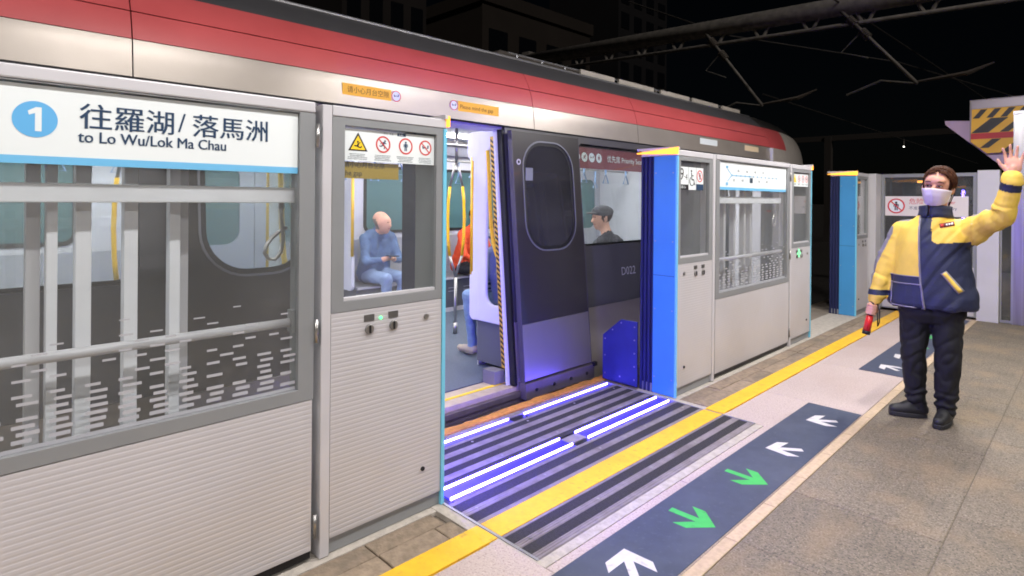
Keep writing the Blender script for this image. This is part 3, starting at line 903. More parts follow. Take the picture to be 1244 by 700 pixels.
# stair soffit panel with a hazard board
hz = thing('stair_soffit', 'mauve sloping stair soffit panel above the steel column', 'stair panel', (1.2, 9.7, 0))
def pj(x, z, y=9.6):
    return (x*1.055-0.119, y, z*1.055-0.078)  # end gate plane positions scaled about the camera to sit further back
b = MB(); b.poly([pj(0.744, 2.45), pj(0.750, 2.40), pj(1.33, 1.835), pj(2.6, 1.835), pj(2.6, 2.43), pj(1.0, 2.43)], (0, 0.5, 0)); b.build('soffit', mat('mauve enamel', (186, 160, 184), 0.35, var=0.05, vscale=2), hz)
hb = thing('hazard_board', 'yellow and black striped hazard board with red band and grey header top right', 'hazard board', (1.2, 9.55, 2))
b = MB(); b.poly([pj(1.00, 2.18, 9.58), pj(1.17, 2.025, 9.58), pj(2.5, 2.025, 9.58), pj(2.5, 2.685, 9.58), pj(1.00, 2.675, 9.58)], (0, -0.03, 0)); b.build('board', mat('grey board', (140, 132, 134), 0.5, 0.2), hb)
b = MB(); b.poly([pj(1.012, 2.165, 9.546), pj(1.165, 2.02, 9.546), pj(2.4, 2.02, 9.546), pj(2.4, 2.56, 9.546), pj(1.02, 2.56, 9.546)], (0, -0.006, 0)); b.build('yellow_field', mat('hazard yellow', (236, 180, 40), 0.5), hb)
def stripe(z0, z1, x, w, sl, mm, yy):
    b = MB()
    b.poly([pj(x, z0, yy), pj(x+w, z0, yy), pj(x+w+sl*(z1-z0), z1, yy), pj(x+sl*(z1-z0), z1, yy)], (0, -0.003, 0))
    b.build('stripe', mm, hb)
blk = mat('hazard black', (34, 30, 26), 0.5)
for x in (1.03, 1.16, 1.29, 1.42): stripe(2.447, 2.552, x-0.0, 0.062, 0.75, blk, 9.5395)
for x in (0.905, 1.095, 1.285, 1.475): stripe(2.27, 2.44, max(x, 1.015), 0.085, 1.1, blk, 9.5395)
for x in (1.10, 1.29, 1.48): stripe(2.085 if x < 1.15 else 2.025, 2.19, x, 0.085, 1.1, blk, 9.5395)
b = MB(); b.poly([pj(1.013, 2.195, 9.5395), pj(1.6, 2.195, 9.5395), pj(1.6, 2.265, 9.5395), pj(1.013, 2.265, 9.5395)], (0, -0.004, 0)); b.build('red_band', mat('hazard red', (190, 28, 34), 0.5), hb)
b = MB(); b.poly([pj(1.02, 2.563, 9.5395), pj(2.4, 2.563, 9.5395), pj(2.4, 2.668, 9.5395), pj(1.015, 2.660, 9.5395)], (0, -0.004, 0)); b.build('header', mat('grey header', (150, 142, 146), 0.4, 0.3), hb)

# ================================================================== train
PROF = [(-1.10, -0.95), (-0.15, -0.88), (0.0, -0.87), (0.5, -0.912), (1.0, -0.955), (1.5, -1.0), (2.03, -1.045), (2.155, -1.06), (2.30, -1.10), (2.43, -1.17),
        (2.52, -1.26), (2.60, -1.36), (2.66, -1.55), (2.72, -2.0), (2.74, -2.45)]
XC = -2.45
YN, LEN = 8.15, 2.6
def px(z):
    if z <= PROF[0][0]: return PROF[0][1]
    if z >= PROF[-1][0]: return PROF[-1][1]
    k = [i for i in range(len(PROF)-1) if PROF[i][0] <= z][-1]
    (z0, x0), (z1, x1) = PROF[k], PROF[k+1]
    def sl(i):
        a, b = PROF[max(i-1, 0)], PROF[min(i+1, len(PROF)-1)]
        return (b[1]-a[1])/(b[0]-a[0])
    h = z1-z0; t = (z-z0)/h
    m0, m1 = sl(k)*h, sl(k+1)*h
    return (2*t**3-3*t*t+1)*x0+(t**3-2*t*t+t)*m0+(3*t*t-2*t**3)*x1+(t**3-t*t)*m1

silver = mat('silver train paint', (170, 161, 152), 0.33, 0.45, var=0.05, vscale=3, bump=0.03, bscale=200, stain=(150, 140, 128), stain_scale=3, stain_amt=0.3)
red_t = mat('red train paint', (200, 88, 90), 0.36, 0.0, var=0.05, vscale=2, coat=0.6, stain=(176, 70, 72), stain_scale=2.5, stain_amt=0.4)
charcoal = mat('charcoal train paint', (54, 51, 49), 0.3, 0.1, var=0.06, vscale=3, coat=0.5)
band_grey = mat('grey window band', (84, 83, 87), 0.3, 0.1, var=0.06, vscale=3, coat=0.5)
roof_grey = mat('roof grey', (84, 82, 84), 0.55, 0.2, var=0.1, vscale=3)
white_in = mat('white interior panel', (214, 214, 222), 0.4, var=0.02, vscale=4)
floor_in = mat('blue grey vinyl floor', (82, 92, 108), 0.6, var=0.08, vscale=60, speck=[((120, 128, 142), 220, 0.6, 0.72, 0.5)])
seat_m = mat('brushed seat steel', (150, 152, 158), 0.35, 0.5, var=0.05)
yel_pole = mat('yellow grab pole', (236, 186, 22), 0.35, coat=0.4)
nose_w = mat('pale nose paint', (190, 182, 174), 0.3, 0.2, var=0.04)

train = thing('train', 'silver and red commuter train with open doors behind the platform gates', 'train', (-2.45, 2.35, -1.15))

def patch(mb, y0, y1, z0, z1, off=0.0, th=0.05, mi=0, back=None, ny=1):
    """curved body panel following the section, with real thickness"""
    n_ = max(2, int((z1-z0)/(0.018 if z0 > 1.96 else 0.12)))
    zs = [z0+(z1-z0)*i/n_ for i in range(n_+1)]
    k = len(zs)
    vs = []
    for d in (0, -th):
        for y in (y0, y1):
            vs += [(px(z)+off+d, y, z) for z in zs]
    f = [(i, i+1, k+i+1, k+i) for i in range(k-1)]
    bk = [(2*k+i, 3*k+i, 3*k+i+1, 2*k+i+1) for i in range(k-1)]
    e = [(0, k, 3*k, 2*k), (k-1, 2*k+k-1, 3*k+k-1, k+k-1)]
    e += [(i, 2*k+i, 2*k+i+1, i+1) for i in range(k-1)]
    e += [(k+i, k+i+1, 3*k+i+1, 3*k+i) for i in range(k-1)]
    n = len(mb.v)
    mb.add(vs, f+e, mi)
    mb.f += [tuple(q+n for q in t) for t in bk]; mb.m += [mi if back is None else back]*len(bk)
def holed(mb, y0, y1, z0, z1, hy0, hy1, hz0, hz1, r, off=0.0, th=0.05, mi=0, back=None):
    lp = rrect(hy0, hy1, hz0, hz1, r, 9)
    ou = project_rect(lp, y0, y1, z0, z1)
    mb.ring([(px(b)+off-th, a, b) for a, b in ou], [(px(b)+off-th, a, b) for a, b in lp], (th, 0, 0), mi, back)
def pane_patch(name, hy0, hy1, hz0, hz1, r, off, m, parent, rim=0.018, rim_m=None, rim_off=0.004):
    lp = rrect(hy0, hy1, hz0, hz1, r, 9)
    b = MB(); b.poly([(px(q)+off, a, q) for a, q in lp], (0.005, 0, 0)); w = b.build(name, m, parent)
    li = rrect(hy0+rim, hy1-rim, hz0+rim, hz1-rim, max(0.01, r-rim), 9)
    b = MB(); b.ring([(px(q)+off+0.0052, a, q) for a, q in lp], [(px(q)+off+0.0052, a, q) for a, q in li], (rim_off, 0, 0)); b.build('rubber_seal', rim_m or black_rub, w)
    return w

DOORS = [(1.60, 3.10), (6.63, 8.13)]
BAYS = [(-6.0, 1.60), (3.10, 6.63)]
# lower silver panels, dark window band
for (a, b_) in BAYS:
    b = MB(); patch(b, a, b_, -0.95, 0.50, 0, 0.06, 0, 1); b.build('lower_side_panel', [silver, white_in], train)
for (a, b_) in DOORS:
    b = MB(); patch(b, a, b_, -0.95, -0.075, 0, 0.06); b.build('lower_side_panel', silver, train)
WIN = [(-4.2, -2.7), (-2.4, -1.15), (-0.90, 0.72), (0.93, 1.50), (3.96, 5.70)]
segs = [(-6.0, -4.4, None), (-4.4, -2.55, (-4.2, -2.7)), (-2.55, -1.02, (-2.4, -1.15)), (-1.02, 0.82, (-0.88, 0.70)), (0.82, 1.60, (0.93, 1.50)),
        (3.10, 3.85, None), (3.85, 5.76, (3.95, 5.66)), (5.76, 6.63, None)]
for (a, b_, w) in segs:
    b = MB()
    if w is None: patch(b, a, b_, 0.503, 1.965, 0, 0.06, 0, 1)
    else: holed(b, a, b_, 0.503, 1.965, w[0], w[1], 1.02, 1.905, 0.09, 0, 0.06, 0, 1)
    b.build('window_band', [band_grey, white_in], train)
    if w:
        pane_patch('side_window', w[0], w[1], 1.02, 1.905, 0.09, -0.035, pane_clear, train)
        b = MB(); b.box(px(1.02)-0.075, px(1.02)-0.061, w[0]-0.02, w[1]+0.02, 0.985, 1.015); b.build('window_ledge', white_in, train)
b = MB(); b.box(px(0.97)+0.0006, px(0.97)+0.0022, 3.12, 6.6, 0.935, 0.942); b.build('pinstripe', mat('pale pinstripe', (190, 190, 196), 0.4), train)
b = MB(); b.box(px(0.97)+0.0006, px(0.97)+0.0022, -5.9, 0.80, 0.935, 0.942); b.build('pinstripe', mat('pale pinstripe', (190, 190, 196), 0.4), train)
# priority seat strip inside the window
pr = MB()
pr.add([(px(1.70)-0.040, 3.96, 1.695), (px(1.70)-0.040, 5.65, 1.695), (px(1.9)-0.040, 5.65, 1.895), (px(1.9)-0.040, 3.96, 1.895),
        (px(1.70)-0.043, 3.96, 1.695), (px(1.70)-0.043, 5.65, 1.695), (px(1.9)-0.043, 5.65, 1.895), (px(1.9)-0.043, 3.96, 1.895)],
       [(0, 1, 2, 3), (7, 6, 5, 4), (0, 4, 5, 1), (1, 5, 6, 2), (2, 6, 7, 3), (3, 7, 4, 0)])
pso = pr.build('priority_seat_strip', mat('maroon film', (122, 26, 46), 0.4), train)
tilt = Vector((px(1.9)-px(1.7), 0, 0.2)).normalized()
nrm = Vector((0, 1, 0)).cross(tilt)
axs = ((0, 1, 0), tuple(tilt), tuple(nrm))
for i in range(4):
    c = Vector((px(1.795)-0.0385, 4.00+0.105*i, 1.795))
    n_ = 20
    b = MB(); b.poly([c+Vector((0, 1, 0))*0.042*math.cos(2*math.pi*j/n_)+tilt*0.042*math.sin(2*math.pi*j/n_) for j in range(n_)], nrm*0.0006); dsc = b.build('white_disc', white_print, pso)
    b = MB(); pict_figure(b, c+nrm*0.001+Vector((0.0006, 0, 0)), 0.06, '+x', 0.0005, ('stand', 'run', 'push', 'stand')[i]); b.build('pictogram', mat('maroon print', (122, 26, 46), 0.5), dsc)
text('优先席 Priority Seat', 0.070, white_print, pso, Vector((px(1.772)-0.0385, 4.44, 1.770)), axes=axs)
text('D022', 0.104, mat('pale number film', (206, 206, 212), 0.4), train, Vector((px(0.72)+0.0008, 4.49, 0.735)),
     axes=((0, 1, 0), tuple(Vector((px(1.0)-px(0.5), 0, 0.5)).normalized()), (1, 0, 0.09)), name='car_number', thick=0.0015)
for (a, b_) in ((5.0, 5.06), (5.12, 5.18)):
    b = MB(); b.box(px(0.4)+0.0005, px(0.4)+0.002, a, b_, 0.38, 0.44); b.build('side_decal', alu_light, train)

# cantrail, red stripe, black roof shoulder, roof: split in car-side segments at the panel joints
YS = [-6.0, 0.68, 3.42, 4.905, YN]
for a, b_ in zip(YS[:-1], YS[1:]):
    g_ = 0.003
    b = MB(); patch(b, a+g_, b_-g_, 1.975, 2.152, 0.012, 0.05); b.build('cantrail', silver, train, smooth='auto')
    b = MB(); patch(b, a+g_, b_-g_, 2.156, 2.290, 0.012, 0.05); b.build('red_stripe', red_t, train, smooth='auto')
    b = MB(); patch(b, a+g_, b_-g_, 2.296, 2.432, 0.012, 0.05); b.build('red_stripe', red_t, train, smooth='auto')
roof_sh = mat('dark grey roof shoulder', (78, 77, 80), 0.45, 0.1, var=0.06, vscale=3)
b = MB(); patch(b, -6, YN, 2.433, 2.592, 0.006, 0.05); b.build('roof_shoulder', roof_sh, train, smooth='auto')
b = MB(); b.tube([(px(2.60)+0.010, -6, 2.600), (px(2.60)+0.010, YN, 2.600)], 0.014, 8); b.build('roof_trim', alu, train, smooth=True)
b = MB()
zs = [(2.60, -1.375), (2.66, -1.55), (2.70, -1.9), (2.715, -2.45)]
sec = zs+[(2.70, -3.0), (2.66, -3.35), (2.52, -3.75), (2.2, -3.97), (1.9, -4.02), (0.0, -4.04), (-0.95, -4.04)]
vs = [(x, -6, z) for z, x in sec]+[(x, YN, z) for z, x in sec]
k = len(sec)
b.add(vs, [(i, i+1, k+i+1, k+i) for i in range(k-1)]); b.build('roof', roof_grey, train, smooth=True)
# seams in the shoulder
b = MB(); b.box(px(1.97)-0.05, px(1.97)+0.010, -6, YN, 1.9665, 1.9735); b.build('door_track_gap', black_rub, train)

# roof equipment: low fairings and a rail along the roof edge
for (a, b_, h) in ((3.35, 5.05, 0.11), (5.15, 6.2, 0.08), (6.3, 7.7, 0.09)):
    m = MB()
    m.add([(-1.40, a, 2.63), (-1.40, b_, 2.63), (-1.62, b_-0.05, 2.63+h), (-1.62, a+0.25, 2.63+h), (-3.2, a, 2.63), (-3.2, b_, 2.63), (-3.1, b_-0.05, 2.66+h), (-3.1, a+0.25, 2.66+h)],
          [(0, 1, 2, 3), (3, 2, 6, 7), (0, 3, 7, 4), (1, 5, 6, 2), (4, 7, 6, 5)])
    m.build('roof_fairing', mat('roof equipment paint', (120, 112, 106), 0.5, 0.2, var=0.1), train)
m = MB(); m.tube([(-1.42, 3.5, 2.665), (-1.42, 7.9, 2.665)], 0.008, 6)
for q in range(14): m.box(-1.425, -1.415, 3.6+0.32*q, 3.615+0.32*q, 2.60, 2.665)
m.build('roof_rail', alu, train)
for (a, b_) in ((4.45, 5.0), (5.08, 5.75), (5.9, 6.55), (6.62, 7.3), (7.42, 7.95)):
    m = MB(); m.box(-1.405, -1.385, a, b_, 2.622, 2.672); m.build('roof_edge_panel', mat('pale roof panel', (190, 182, 172), 0.5, var=0.08), train)

# rounded cab end
def nose(z0, z1, off, m, name, y1=1.0):
    b = MB()
    zs = [z0+(z1-z0)*i/6 for i in range(7)]
    n = 22
    vs = []
    for j in range(n+1):
        t = j/n*y1
        yy = YN+LEN*math.sin(t*math.pi/2)
        inw = 1.0-max(0.0, math.cos(t*math.pi/2))**0.62
        for z in zs:
            zz = 1.2+(z-1.2)*(1-0.42*inw**1.1) if z > 1.2 else z
            x = px(z)+off
            vs.append((x+(XC-x)*inw**1.15, yy, zz))
    k = len(zs)
    b.add(vs, [(j*k+i, j*k+i+1, (j+1)*k+i+1, (j+1)*k+i) for j in range(n) for i in range(k-1)])
    return b.build(name, m, train, smooth=True)
nose(1.70, 2.152, 0.012, nose_w, 'nose_panel')
nose(0.50, 1.70, 0.0, mat('cab glass band', (70, 74, 80), 0.2, 0.2), 'nose_panel')
nose(-0.95, 0.50, 0.0, nose_w, 'nose_panel')
nose(2.152, 2.432, 0.012, red_t, 'nose_stripe', 0.15)
nose(2.432, 2.60, 0.006, charcoal, 'nose_shoulder', 0.42)
# pale continuation
def nose_rest(z0, z1, off, t0, m):
    b = MB(); zs = [z0+(z1-z0)*i/6 for i in range(7)]; n = 20; vs = []
    for j in range(n+1):
        t = t0+(1-t0)*j/n
        yy = YN+LEN*math.sin(t*math.pi/2); inw = 1-max(0.0, math.cos(t*math.pi/2))**0.62
        for z in zs:
            zz = 1.2+(z-1.2)*(1-0.42*inw**1.1); x = px(z)+off
            vs.append((x+(XC-x)*inw**1.15, yy, zz))
    k = len(zs)
    b.add(vs, [(j*k+i, j*k+i+1, (j+1)*k+i+1, (j+1)*k+i) for j in range(n) for i in range(k-1)])
    b.build('nose_panel', m, train, smooth=True)
nose_rest(2.152, 2.432, 0.012, 0.15, nose_w)
nose_rest(2.432, 2.60, 0.006, 0.42, nose_w)
nose_rest(2.60, 2.735, 0.0, 0.0, nose_w)
for (yy, w, m_) in ((6.15, 0.42, white_print), (7.32, 0.42, mat('peach lit panel', (240, 216, 180), 0.4))):
    b = MB(); b.box(px(2.09)+0.0125, px(2.09)+0.015, yy, yy+w, 2.055, 2.125); b.build('indicator_panel', m_, train)

# yellow stickers above the door
def sticker(y0, y1, left):
    b = MB()
    z0, z1 = 2.035, 2.105
    w = 0.075
    ys = (y0, y1-w) if left else (y0+w, y1)
    X0 = px(2.07)+0.014
    b.box(X0, X0+0.0015, ys[0], ys[1], z0, z1); o = b.build('gap_warning_sticker', orange_print, train)
    text('请小心月台空隙' if left else 'Please mind the gap', 0.042 if left else 0.040, mat('brown print', (130, 78, 10), 0.5), o, (X0+0.002, ys[0]+(0.03 if left else 0.015), z0+0.02))
    cy = y1-w/2 if left else y0+w/2
    b = MB(); disc(b, (X0+0.0003, cy, (z0+z1)/2), 0.0375, '+x', 0.0012, 24); d = b.build('warning_disc', white_print, o)
    b = MB(); disc(b, (X0+0.0016, cy, (z0+z1)/2), 0.036, '+x', 0.0006, 24, 0, r_in=0.030); b.build('red_ring', red_print, d)
    b = MB(); pict_figure(b, (X0+0.0016, cy, (z0+z1)/2), 0.045, '+x', 0.0005, 'push'); b.build('pictogram', navy_print, d)
sticker(1.75, 2.165, True)
sticker(2.565, 3.03, False)

# door leaves, slid open outside the body
def leaf(y0, y1, wy0, wy1, m_pane, name='door_leaf'):
    o_ = 0.072
    b = MB(); holed(b, y0, y1, 0.497, 1.935, wy0, wy1, 1.03, 1.865, 0.22, o_, 0.04)
    lf = b.build(name, charcoal, train, bevel=0.003)
    b = MB(); patch(b, y0, y1, 0.085, 0.494, o_, 0.04); b.build('kick_panel', mat('brushed leaf silver', (168, 162, 160), 0.36, 0.75, var=0.06, vscale=2, stretch=(1, 1, 0.2)), lf, bevel=0.003)
    pane_patch('leaf_window', wy0, wy1, 1.03, 1.865, 0.22, o_-0.015, m_pane, lf, rim=0.026)
    li = rrect(wy0-0.012, wy1+0.012, 1.018, 1.877, 0.232, 9); ii = rrect(wy0, wy1, 1.03, 1.865, 0.22, 9)
    b = MB(); b.ring([(px(q)+o_+0.0004, a, q) for a, q in li], [(px(q)+o_+0.0004, a, q) for a, q in ii], (0.003, 0, 0)); b.build('window_trim', mat('grey trim', (112, 114, 120), 0.4, 0.3), lf)
    for yy in (y0-0.004, y1-0.004):
        b = MB(); patch(b, yy, yy+0.008, 0.075, 1.937, o_+0.001, 0.044); b.build('edge_trim', mat('leaf edge seal', (72, 68, 78), 0.5), lf)
    return lf
for (d0, d1) in DOORS:
    lr = leaf(d1, d1+0.79, d1+0.105, d1+0.69, pane_dark)
    b = MB(); c = Vector((px(1.70)+0.0745, d1+0.055, 1.70)); b.cyl(c, c+Vector((0.003, 0, 0)), 0.022, 18); so = b.build('door_sticker', alu_light, lr)
    b = MB(); b.cyl(c+Vector((0.0031, 0, 0)), c+Vector((0.0045, 0, 0)), 0.011, 14); b.build('dot', dark_metal, so)
    b = MB(); b.box(px(1.6)+0.064, px(1.6)+0.066, d1+0.135, d1+0.215, 1.49, 1.66); so = b.build('window_notice', mat('grey notice', (120, 124, 130), 0.5), lr)
    ll = leaf(d0-0.79, d0, d0-0.66, d0-0.10, pane_clear)
    b = MB(); patch(b, d0-0.785, d0-0.757, 0.62, 1.93, 0.0755, 0.003); b.build('lit_edge', mat('cabin-lit edge beige', (204, 186, 172), 0.5), ll)  # cabin light on the leaf edge, painted in as beige
    # sill, track and bolts below
    b = MB(); b.box(-1.12, -0.885, d0-0.0, d1, -0.06, 0.040); b.build('door_sill', mat('beige sill', (188, 172, 150), 0.5, 0.2, var=0.08, vscale=20), train)
    b = MB(); b.box(-1.02, -0.99, d0+0.01, d1-0.01, 0.0405, 0.043); b.build('sill_groove', yel_print, train)
    b = MB(); b.box(-0.883, -0.845, d0-0.8, d1+0.8, -0.03, 0.005); b.box(-0.883, -0.86, d0-0.8, d1+0.8, -0.075, -0.032); b.build('door_track', mat('worn track metal', (120, 112, 110), 0.45, 0.6, var=0.15, vscale=12), train)
    b = MB(); b.box(-0.868, -0.79, d1+0.002, d1+0.815, -0.045, 0.070); tk = b.build('track_cover', mat('brown grey steel', (112, 104, 106), 0.45, 0.4, var=0.08, vscale=10), train, bevel=0.003)
    for q in range(4):
        b = MB(); b.cyl((-0.7895, d1+0.11+0.2*q, 0.012), (-0.782, d1+0.11+0.2*q, 0.012), 0.013, 6); b.build('bolt', dark_metal, tk)
    b = MB(); b.box(-0.80, -0.772, d1+0.79, d1+0.83, 0.055, 0.085); b.build('track_stop', dark_metal, tk)
    # door frame pillar (white lining seen at both sides) and header
    b = MB(); b.box(-1.25, -1.065, d0, d1, 1.945, 2.06); hd = b.build('door_header', mat('lilac header', (198, 196, 214), 0.4), train)
    b = MB(); patch(b, d1-0.030, d1-0.004, 0.045, 1.944, -0.005, 0.05); b.build('door_seal', black_rub, train)
    b = MB(); patch(b, d1-0.055, d1-0.031, 0.045, 1.944, -0.055, 0.018); b.build('door_jamb', white_in, train)
    b = MB(); patch(b, d1-0.014, d1+0.05, 0.06, 1.944, -0.085, 0.02); b.build('door_pillar', white_in, train)
    # hazard tape with individual dark bars
    tpm = mat('tape yellow', (220, 178, 60), 0.5); tb = mat('tape black', (40, 32, 26), 0.5)
    b = MB(); patch(b, d1-0.0195, d1-0.0155, 0.15, 1.90, -0.112, 0.036); tp = b.build('hazard_tape', tpm, train)
    b = MB()
    n = 44
    for i in range(n):
        z = 0.16+1.72*i/n
        x = px(z)-0.112
        b.add([(x, d1-0.0200, z), (x-0.036, d1-0.0200, z+0.022), (x-0.036, d1-0.0200, z+0.042), (x, d1-0.0200, z+0.020)], [(0, 1, 2, 3)])
    b.build('tape_bars', tb, tp, recalc=False)
    b = MB(); b.box(-1.13, -1.0, d1-0.12, d1-0.02, 0.0405, 0.14); b.build('jamb_foot', mat('grey foot', (120, 118, 122), 0.5), train)

# ------------------------------------------------------------------ interior
b = MB(); b.box(-3.92, -1.121, -6, 8.1, -0.06, 0.048); b.build('cabin_floor', floor_in, train)
for (a, b_) in BAYS:
    m = MB(); m.box(-1.121, -0.98, a+0.002, b_-0.002, -0.06, 0.046); m.build('cabin_floor', floor_in, train)
b = MB(); b.box(-3.6, -1.30, -6, 8.1, 2.14, 2.18); b.build('cabin_ceiling', white_in, train)
b = MB()
b.add([(-1.125, -6, 1.97), (-1.125, 8.1, 1.97), (-1.30, 8.1, 2.139), (-1.30, -6, 2.139)], [(0, 1, 2, 3)])
b.add([(-3.775, -6, 1.97), (-3.775, 8.1, 1.97), (-3.60, 8.1, 2.139), (-3.60, -6, 2.139)], [(3, 2, 1, 0)])
b.build('ceiling_cove', white_in, train)
b = MB(); b.box(-3.96, -3.90, -6, 8.1, -0.06, 2.0); b.build('far_wall', white_in, train)
b = MB(); b.box(-3.9, -1.0, 8.12, 8.14, 0.05, 2.14); b.build('cab_bulkhead', white_in, train)
b = MB(); b.box(-3.9, -1.0, -5.99, -5.95, 0.05, 2.14); b.build('cab_bulkhead', white_in, train)
lamp_in = mat('cabin light lit', (255, 255, 255), 0.5, emit=(1.0, 0.98, 0.96), estr=26.0)
for xx in (-1.85, -3.05):
    for (a, b_) in ((-5.8, -3.2), (-3.1, -0.5), (-0.4, 2.2), (2.3, 4.9), (5.0, 7.6)):
        m = MB(); m.box(xx-0.07, xx+0.07, a, b_, 2.12, 2.139); m.build('ceiling_light', lamp_in, train)
win_far = mat('night window glass', (74, 112, 114), 0.35)
for (a, b_) in ((-4.2, -2.6), (-2.3, -1.1), (-0.6, 0.9), (3.6, 4.55), (4.75, 5.9)):
    lo = rrect(a, b_, 1.00, 1.80, 0.10, 8); li = rrect(a+0.035, b_-0.035, 1.035, 1.765, 0.07, 8)
    m = MB(); m.ring([(-3.899, p, q) for p, q in lo], [(-3.899, p, q) for p, q in li], (0.012, 0, 0)); w = m.build('far_window', black_rub, train)
    m = MB(); m.poly([(-3.899, p, q) for p, q in li], (0.004, 0, 0)); m.build('pane', win_far, w)
for (a, b_) in DOORS:   # closed doors on the far side
    for (p0, p1) in ((a, (a+b_)/2-0.004), ((a+b_)/2+0.004, b_)):
        m = MB(); lo = rrect(p0+0.14, p1-0.14, 0.95, 1.75, 0.14, 8); m.ring([(-3.898, p, q) for p, q in project_rect(lo, p0, p1, 0.06, 1.93)], [(-3.898, p, q) for p, q in lo], (0.02, 0, 0)); w = m.build('far_door_leaf', mat('grey door lining', (176, 178, 186), 0.4, 0.1), train)
        m = MB(); m.poly([(-3.897, p, q) for p, q in lo], (0.004, 0, 0)); m.build('pane', win_far, w)
    m = MB(); m.box(-3.90, -3.80, a-0.02, b_+0.02, 1.945, 2.05); m.build('door_header', mat('lilac header', (198, 196, 214), 0.4), train)

# benches
def bench(side, y0, y1):
    s = (lambda x: x) if side > 0 else (lambda x: -4.9-x)
    xb, xf = -1.07, -1.50
    m = MB(); m.box(s(xb), s(xf), y0, y1, 0.435, 0.470); bn = m.build('bench_seat', seat_m, train, bevel=0.010)
    m = MB(); m.add([(s(xb+0.02), y0, 0.471), (s(xb+0.02), y1, 0.471), (s(xb-0.04), y1, 0.471), (s(xb-0.04), y0, 0.471),
                     (s(xb-0.02), y0, 0.95), (s(xb-0.02), y1, 0.95), (s(xb-0.06), y1, 0.95), (s(xb-0.06), y0, 0.95)],
                    [(0, 1, 2, 3), (4, 5, 6, 7), (0, 1, 5, 4), (1, 2, 6, 5), (2, 3, 7, 6), (3, 0, 4, 7)]); m.build('bench_back', mat('pale seat back', (176, 178, 184), 0.45, 0.2), bn)
    m = MB(); m.box(s(xb), s(xf+0.03), y0, y1, 0.10, 0.434); m.build('bench_base', mat('heater grey', (104, 106, 112), 0.5, 0.3), bn)
    n = int((y1-y0)/0.24)
    m = MB()
    for i in range(n):
        for z in (0.33, 0.29):
            m.box(s(xf+0.0295), s(xf+0.028), y0+0.05+i*0.24, y0+0.19+i*0.24, z, z+0.008)
    m.build('vent_slots', mat('vent slot pale', (176, 178, 182), 0.5), bn)
    m = MB(); m.box(s(xf+0.03), s(xf+0.018), y0, y1, 0.050, 0.098); m.box(s(xf-0.001), s(xf-0.004), y0, y1, 0.440, 0.462); m.build('bench_trim', alu_light, bn)
for sd in (1, -1):
    bench(sd, 3.24, 6.45); bench(sd, -2.2, 1.45)
m = MB(); m.box(-1.45, -1.06, 3.205, 3.236, 0.10, 0.44); m.build('bench_end_panel', mat('heater grey', (104, 106, 112), 0.5, 0.3), train)

# draught screens at the door edges
def screen(y, side):
    s = (lambda x: x) if side > 0 else (lambda x: -4.9-x)
    hole = rrect(-1.31, -1.12, 0.58, 1.84, 0.09, 9)
    # outer loop matched to the hole loop: rounded body with a shoulder at the top
    out = []
    for i, (a, q) in enumerate(project_rect(hole, -1.475, -1.06, 0.435, 1.965)):
        out.append((a, q))
    m = MB(); m.ring([(s(a), y, q) for a, q in out], [(s(a), y, q) for a, q in hole], (0, -0.032, 0)); sc = m.build('draught_screen', white_in, train, bevel=0.012)
    m = MB(); m.poly([(s(a), y+0.001, q) for a, q in rrect(-1.545, -1.40, 1.73, 1.966, 0.07, 6)], (0, -0.034, 0)); m.build('screen_shoulder', white_in, sc)
    m = MB(); m.poly([(s(a), y+0.001, q) for a, q in rrect(-1.505, -1.40, 0.436, 0.83, 0.05, 6)], (0, -0.034, 0)); m.build('screen_foot', white_in, sc)
    m = MB(); m.poly([(s(a), y-0.014, q) for a, q in rrect(-1.309, -1.121, 0.581, 1.839, 0.09, 8)], (0, -0.004, 0)); m.build('screen_pane', glass('screen pane', (0.93, 0.95, 0.96)), sc)
    m = MB(); m.tube([(s(-1.492), y-0.02, 0.80), (s(-1.492), y-0.02, 1.76)], 0.017, 12); m.build('grab_pole', yel_pole, sc, smooth=True)
    pts = [(-1.285, 1.80), (-1.275, 1.74), (-1.262, 1.60), (-1.25, 1.40), (-1.235, 1.22), (-1.205, 1.07), (-1.165, 0.98), (-1.125, 0.945)]
    m = MB(); m.tube([(s(a), y-0.05, q) for a, q in pts], 0.0155, 12); m.build('grab_rail', yel_pole, sc, smooth=True)
for sd in (1, -1):
    for y in (3.20, 1.53, 8.2, 6.55): screen(y, sd)

# three-way poles
def pole(y):
    x0 = -2.48
    m = MB(); m.tube([(x0, y, 0.05), (x0, y, 0.62)], 0.017, 12); m.tube([(x0, y, 0.05), (x0, y, 0.16)], 0.024, 12)
    pl = m.build('centre_pole', steel, train, smooth=True)
    for a in (50, 230):
        cx, cy = math.cos(R(a)), math.sin(R(a))
        prof = [(0.62, 0.0), (0.74, 0.03), (0.84, 0.062)]
        m = MB(); m.tube([(x0+r_*cx, y+r_*cy, z) for z, r_ in prof], 0.013, 10); m.build('steel_branch', steel, pl, smooth=True)
        prof = [(0.84, 0.062), (1.0, 0.078), (1.2, 0.084), (1.4, 0.078), (1.54, 0.064)]
        m = MB(); m.tube([(x0+r_*cx, y+r_*cy, z) for z, r_ in prof], 0.0155, 12); m.build('yellow_branch', yel_pole, pl, smooth=True)
        prof = [(1.54, 0.064), (1.68, 0.035), (1.80, 0.0)]
        m = MB(); m.tube([(x0+r_*cx, y+r_*cy, z) for z, r_ in prof], 0.012, 10); m.build('steel_branch', steel, pl, smooth=True)
    m = MB(); m.tube([(x0, y, 1.79), (x0, y, 2.14)], 0.017, 12); m.build('upper_pole', steel, pl, smooth=True)
for y in (-1.9, 0.96, 3.82): pole(y)
strap_m = mat('pale blue strap', (118, 150, 190), 0.5)
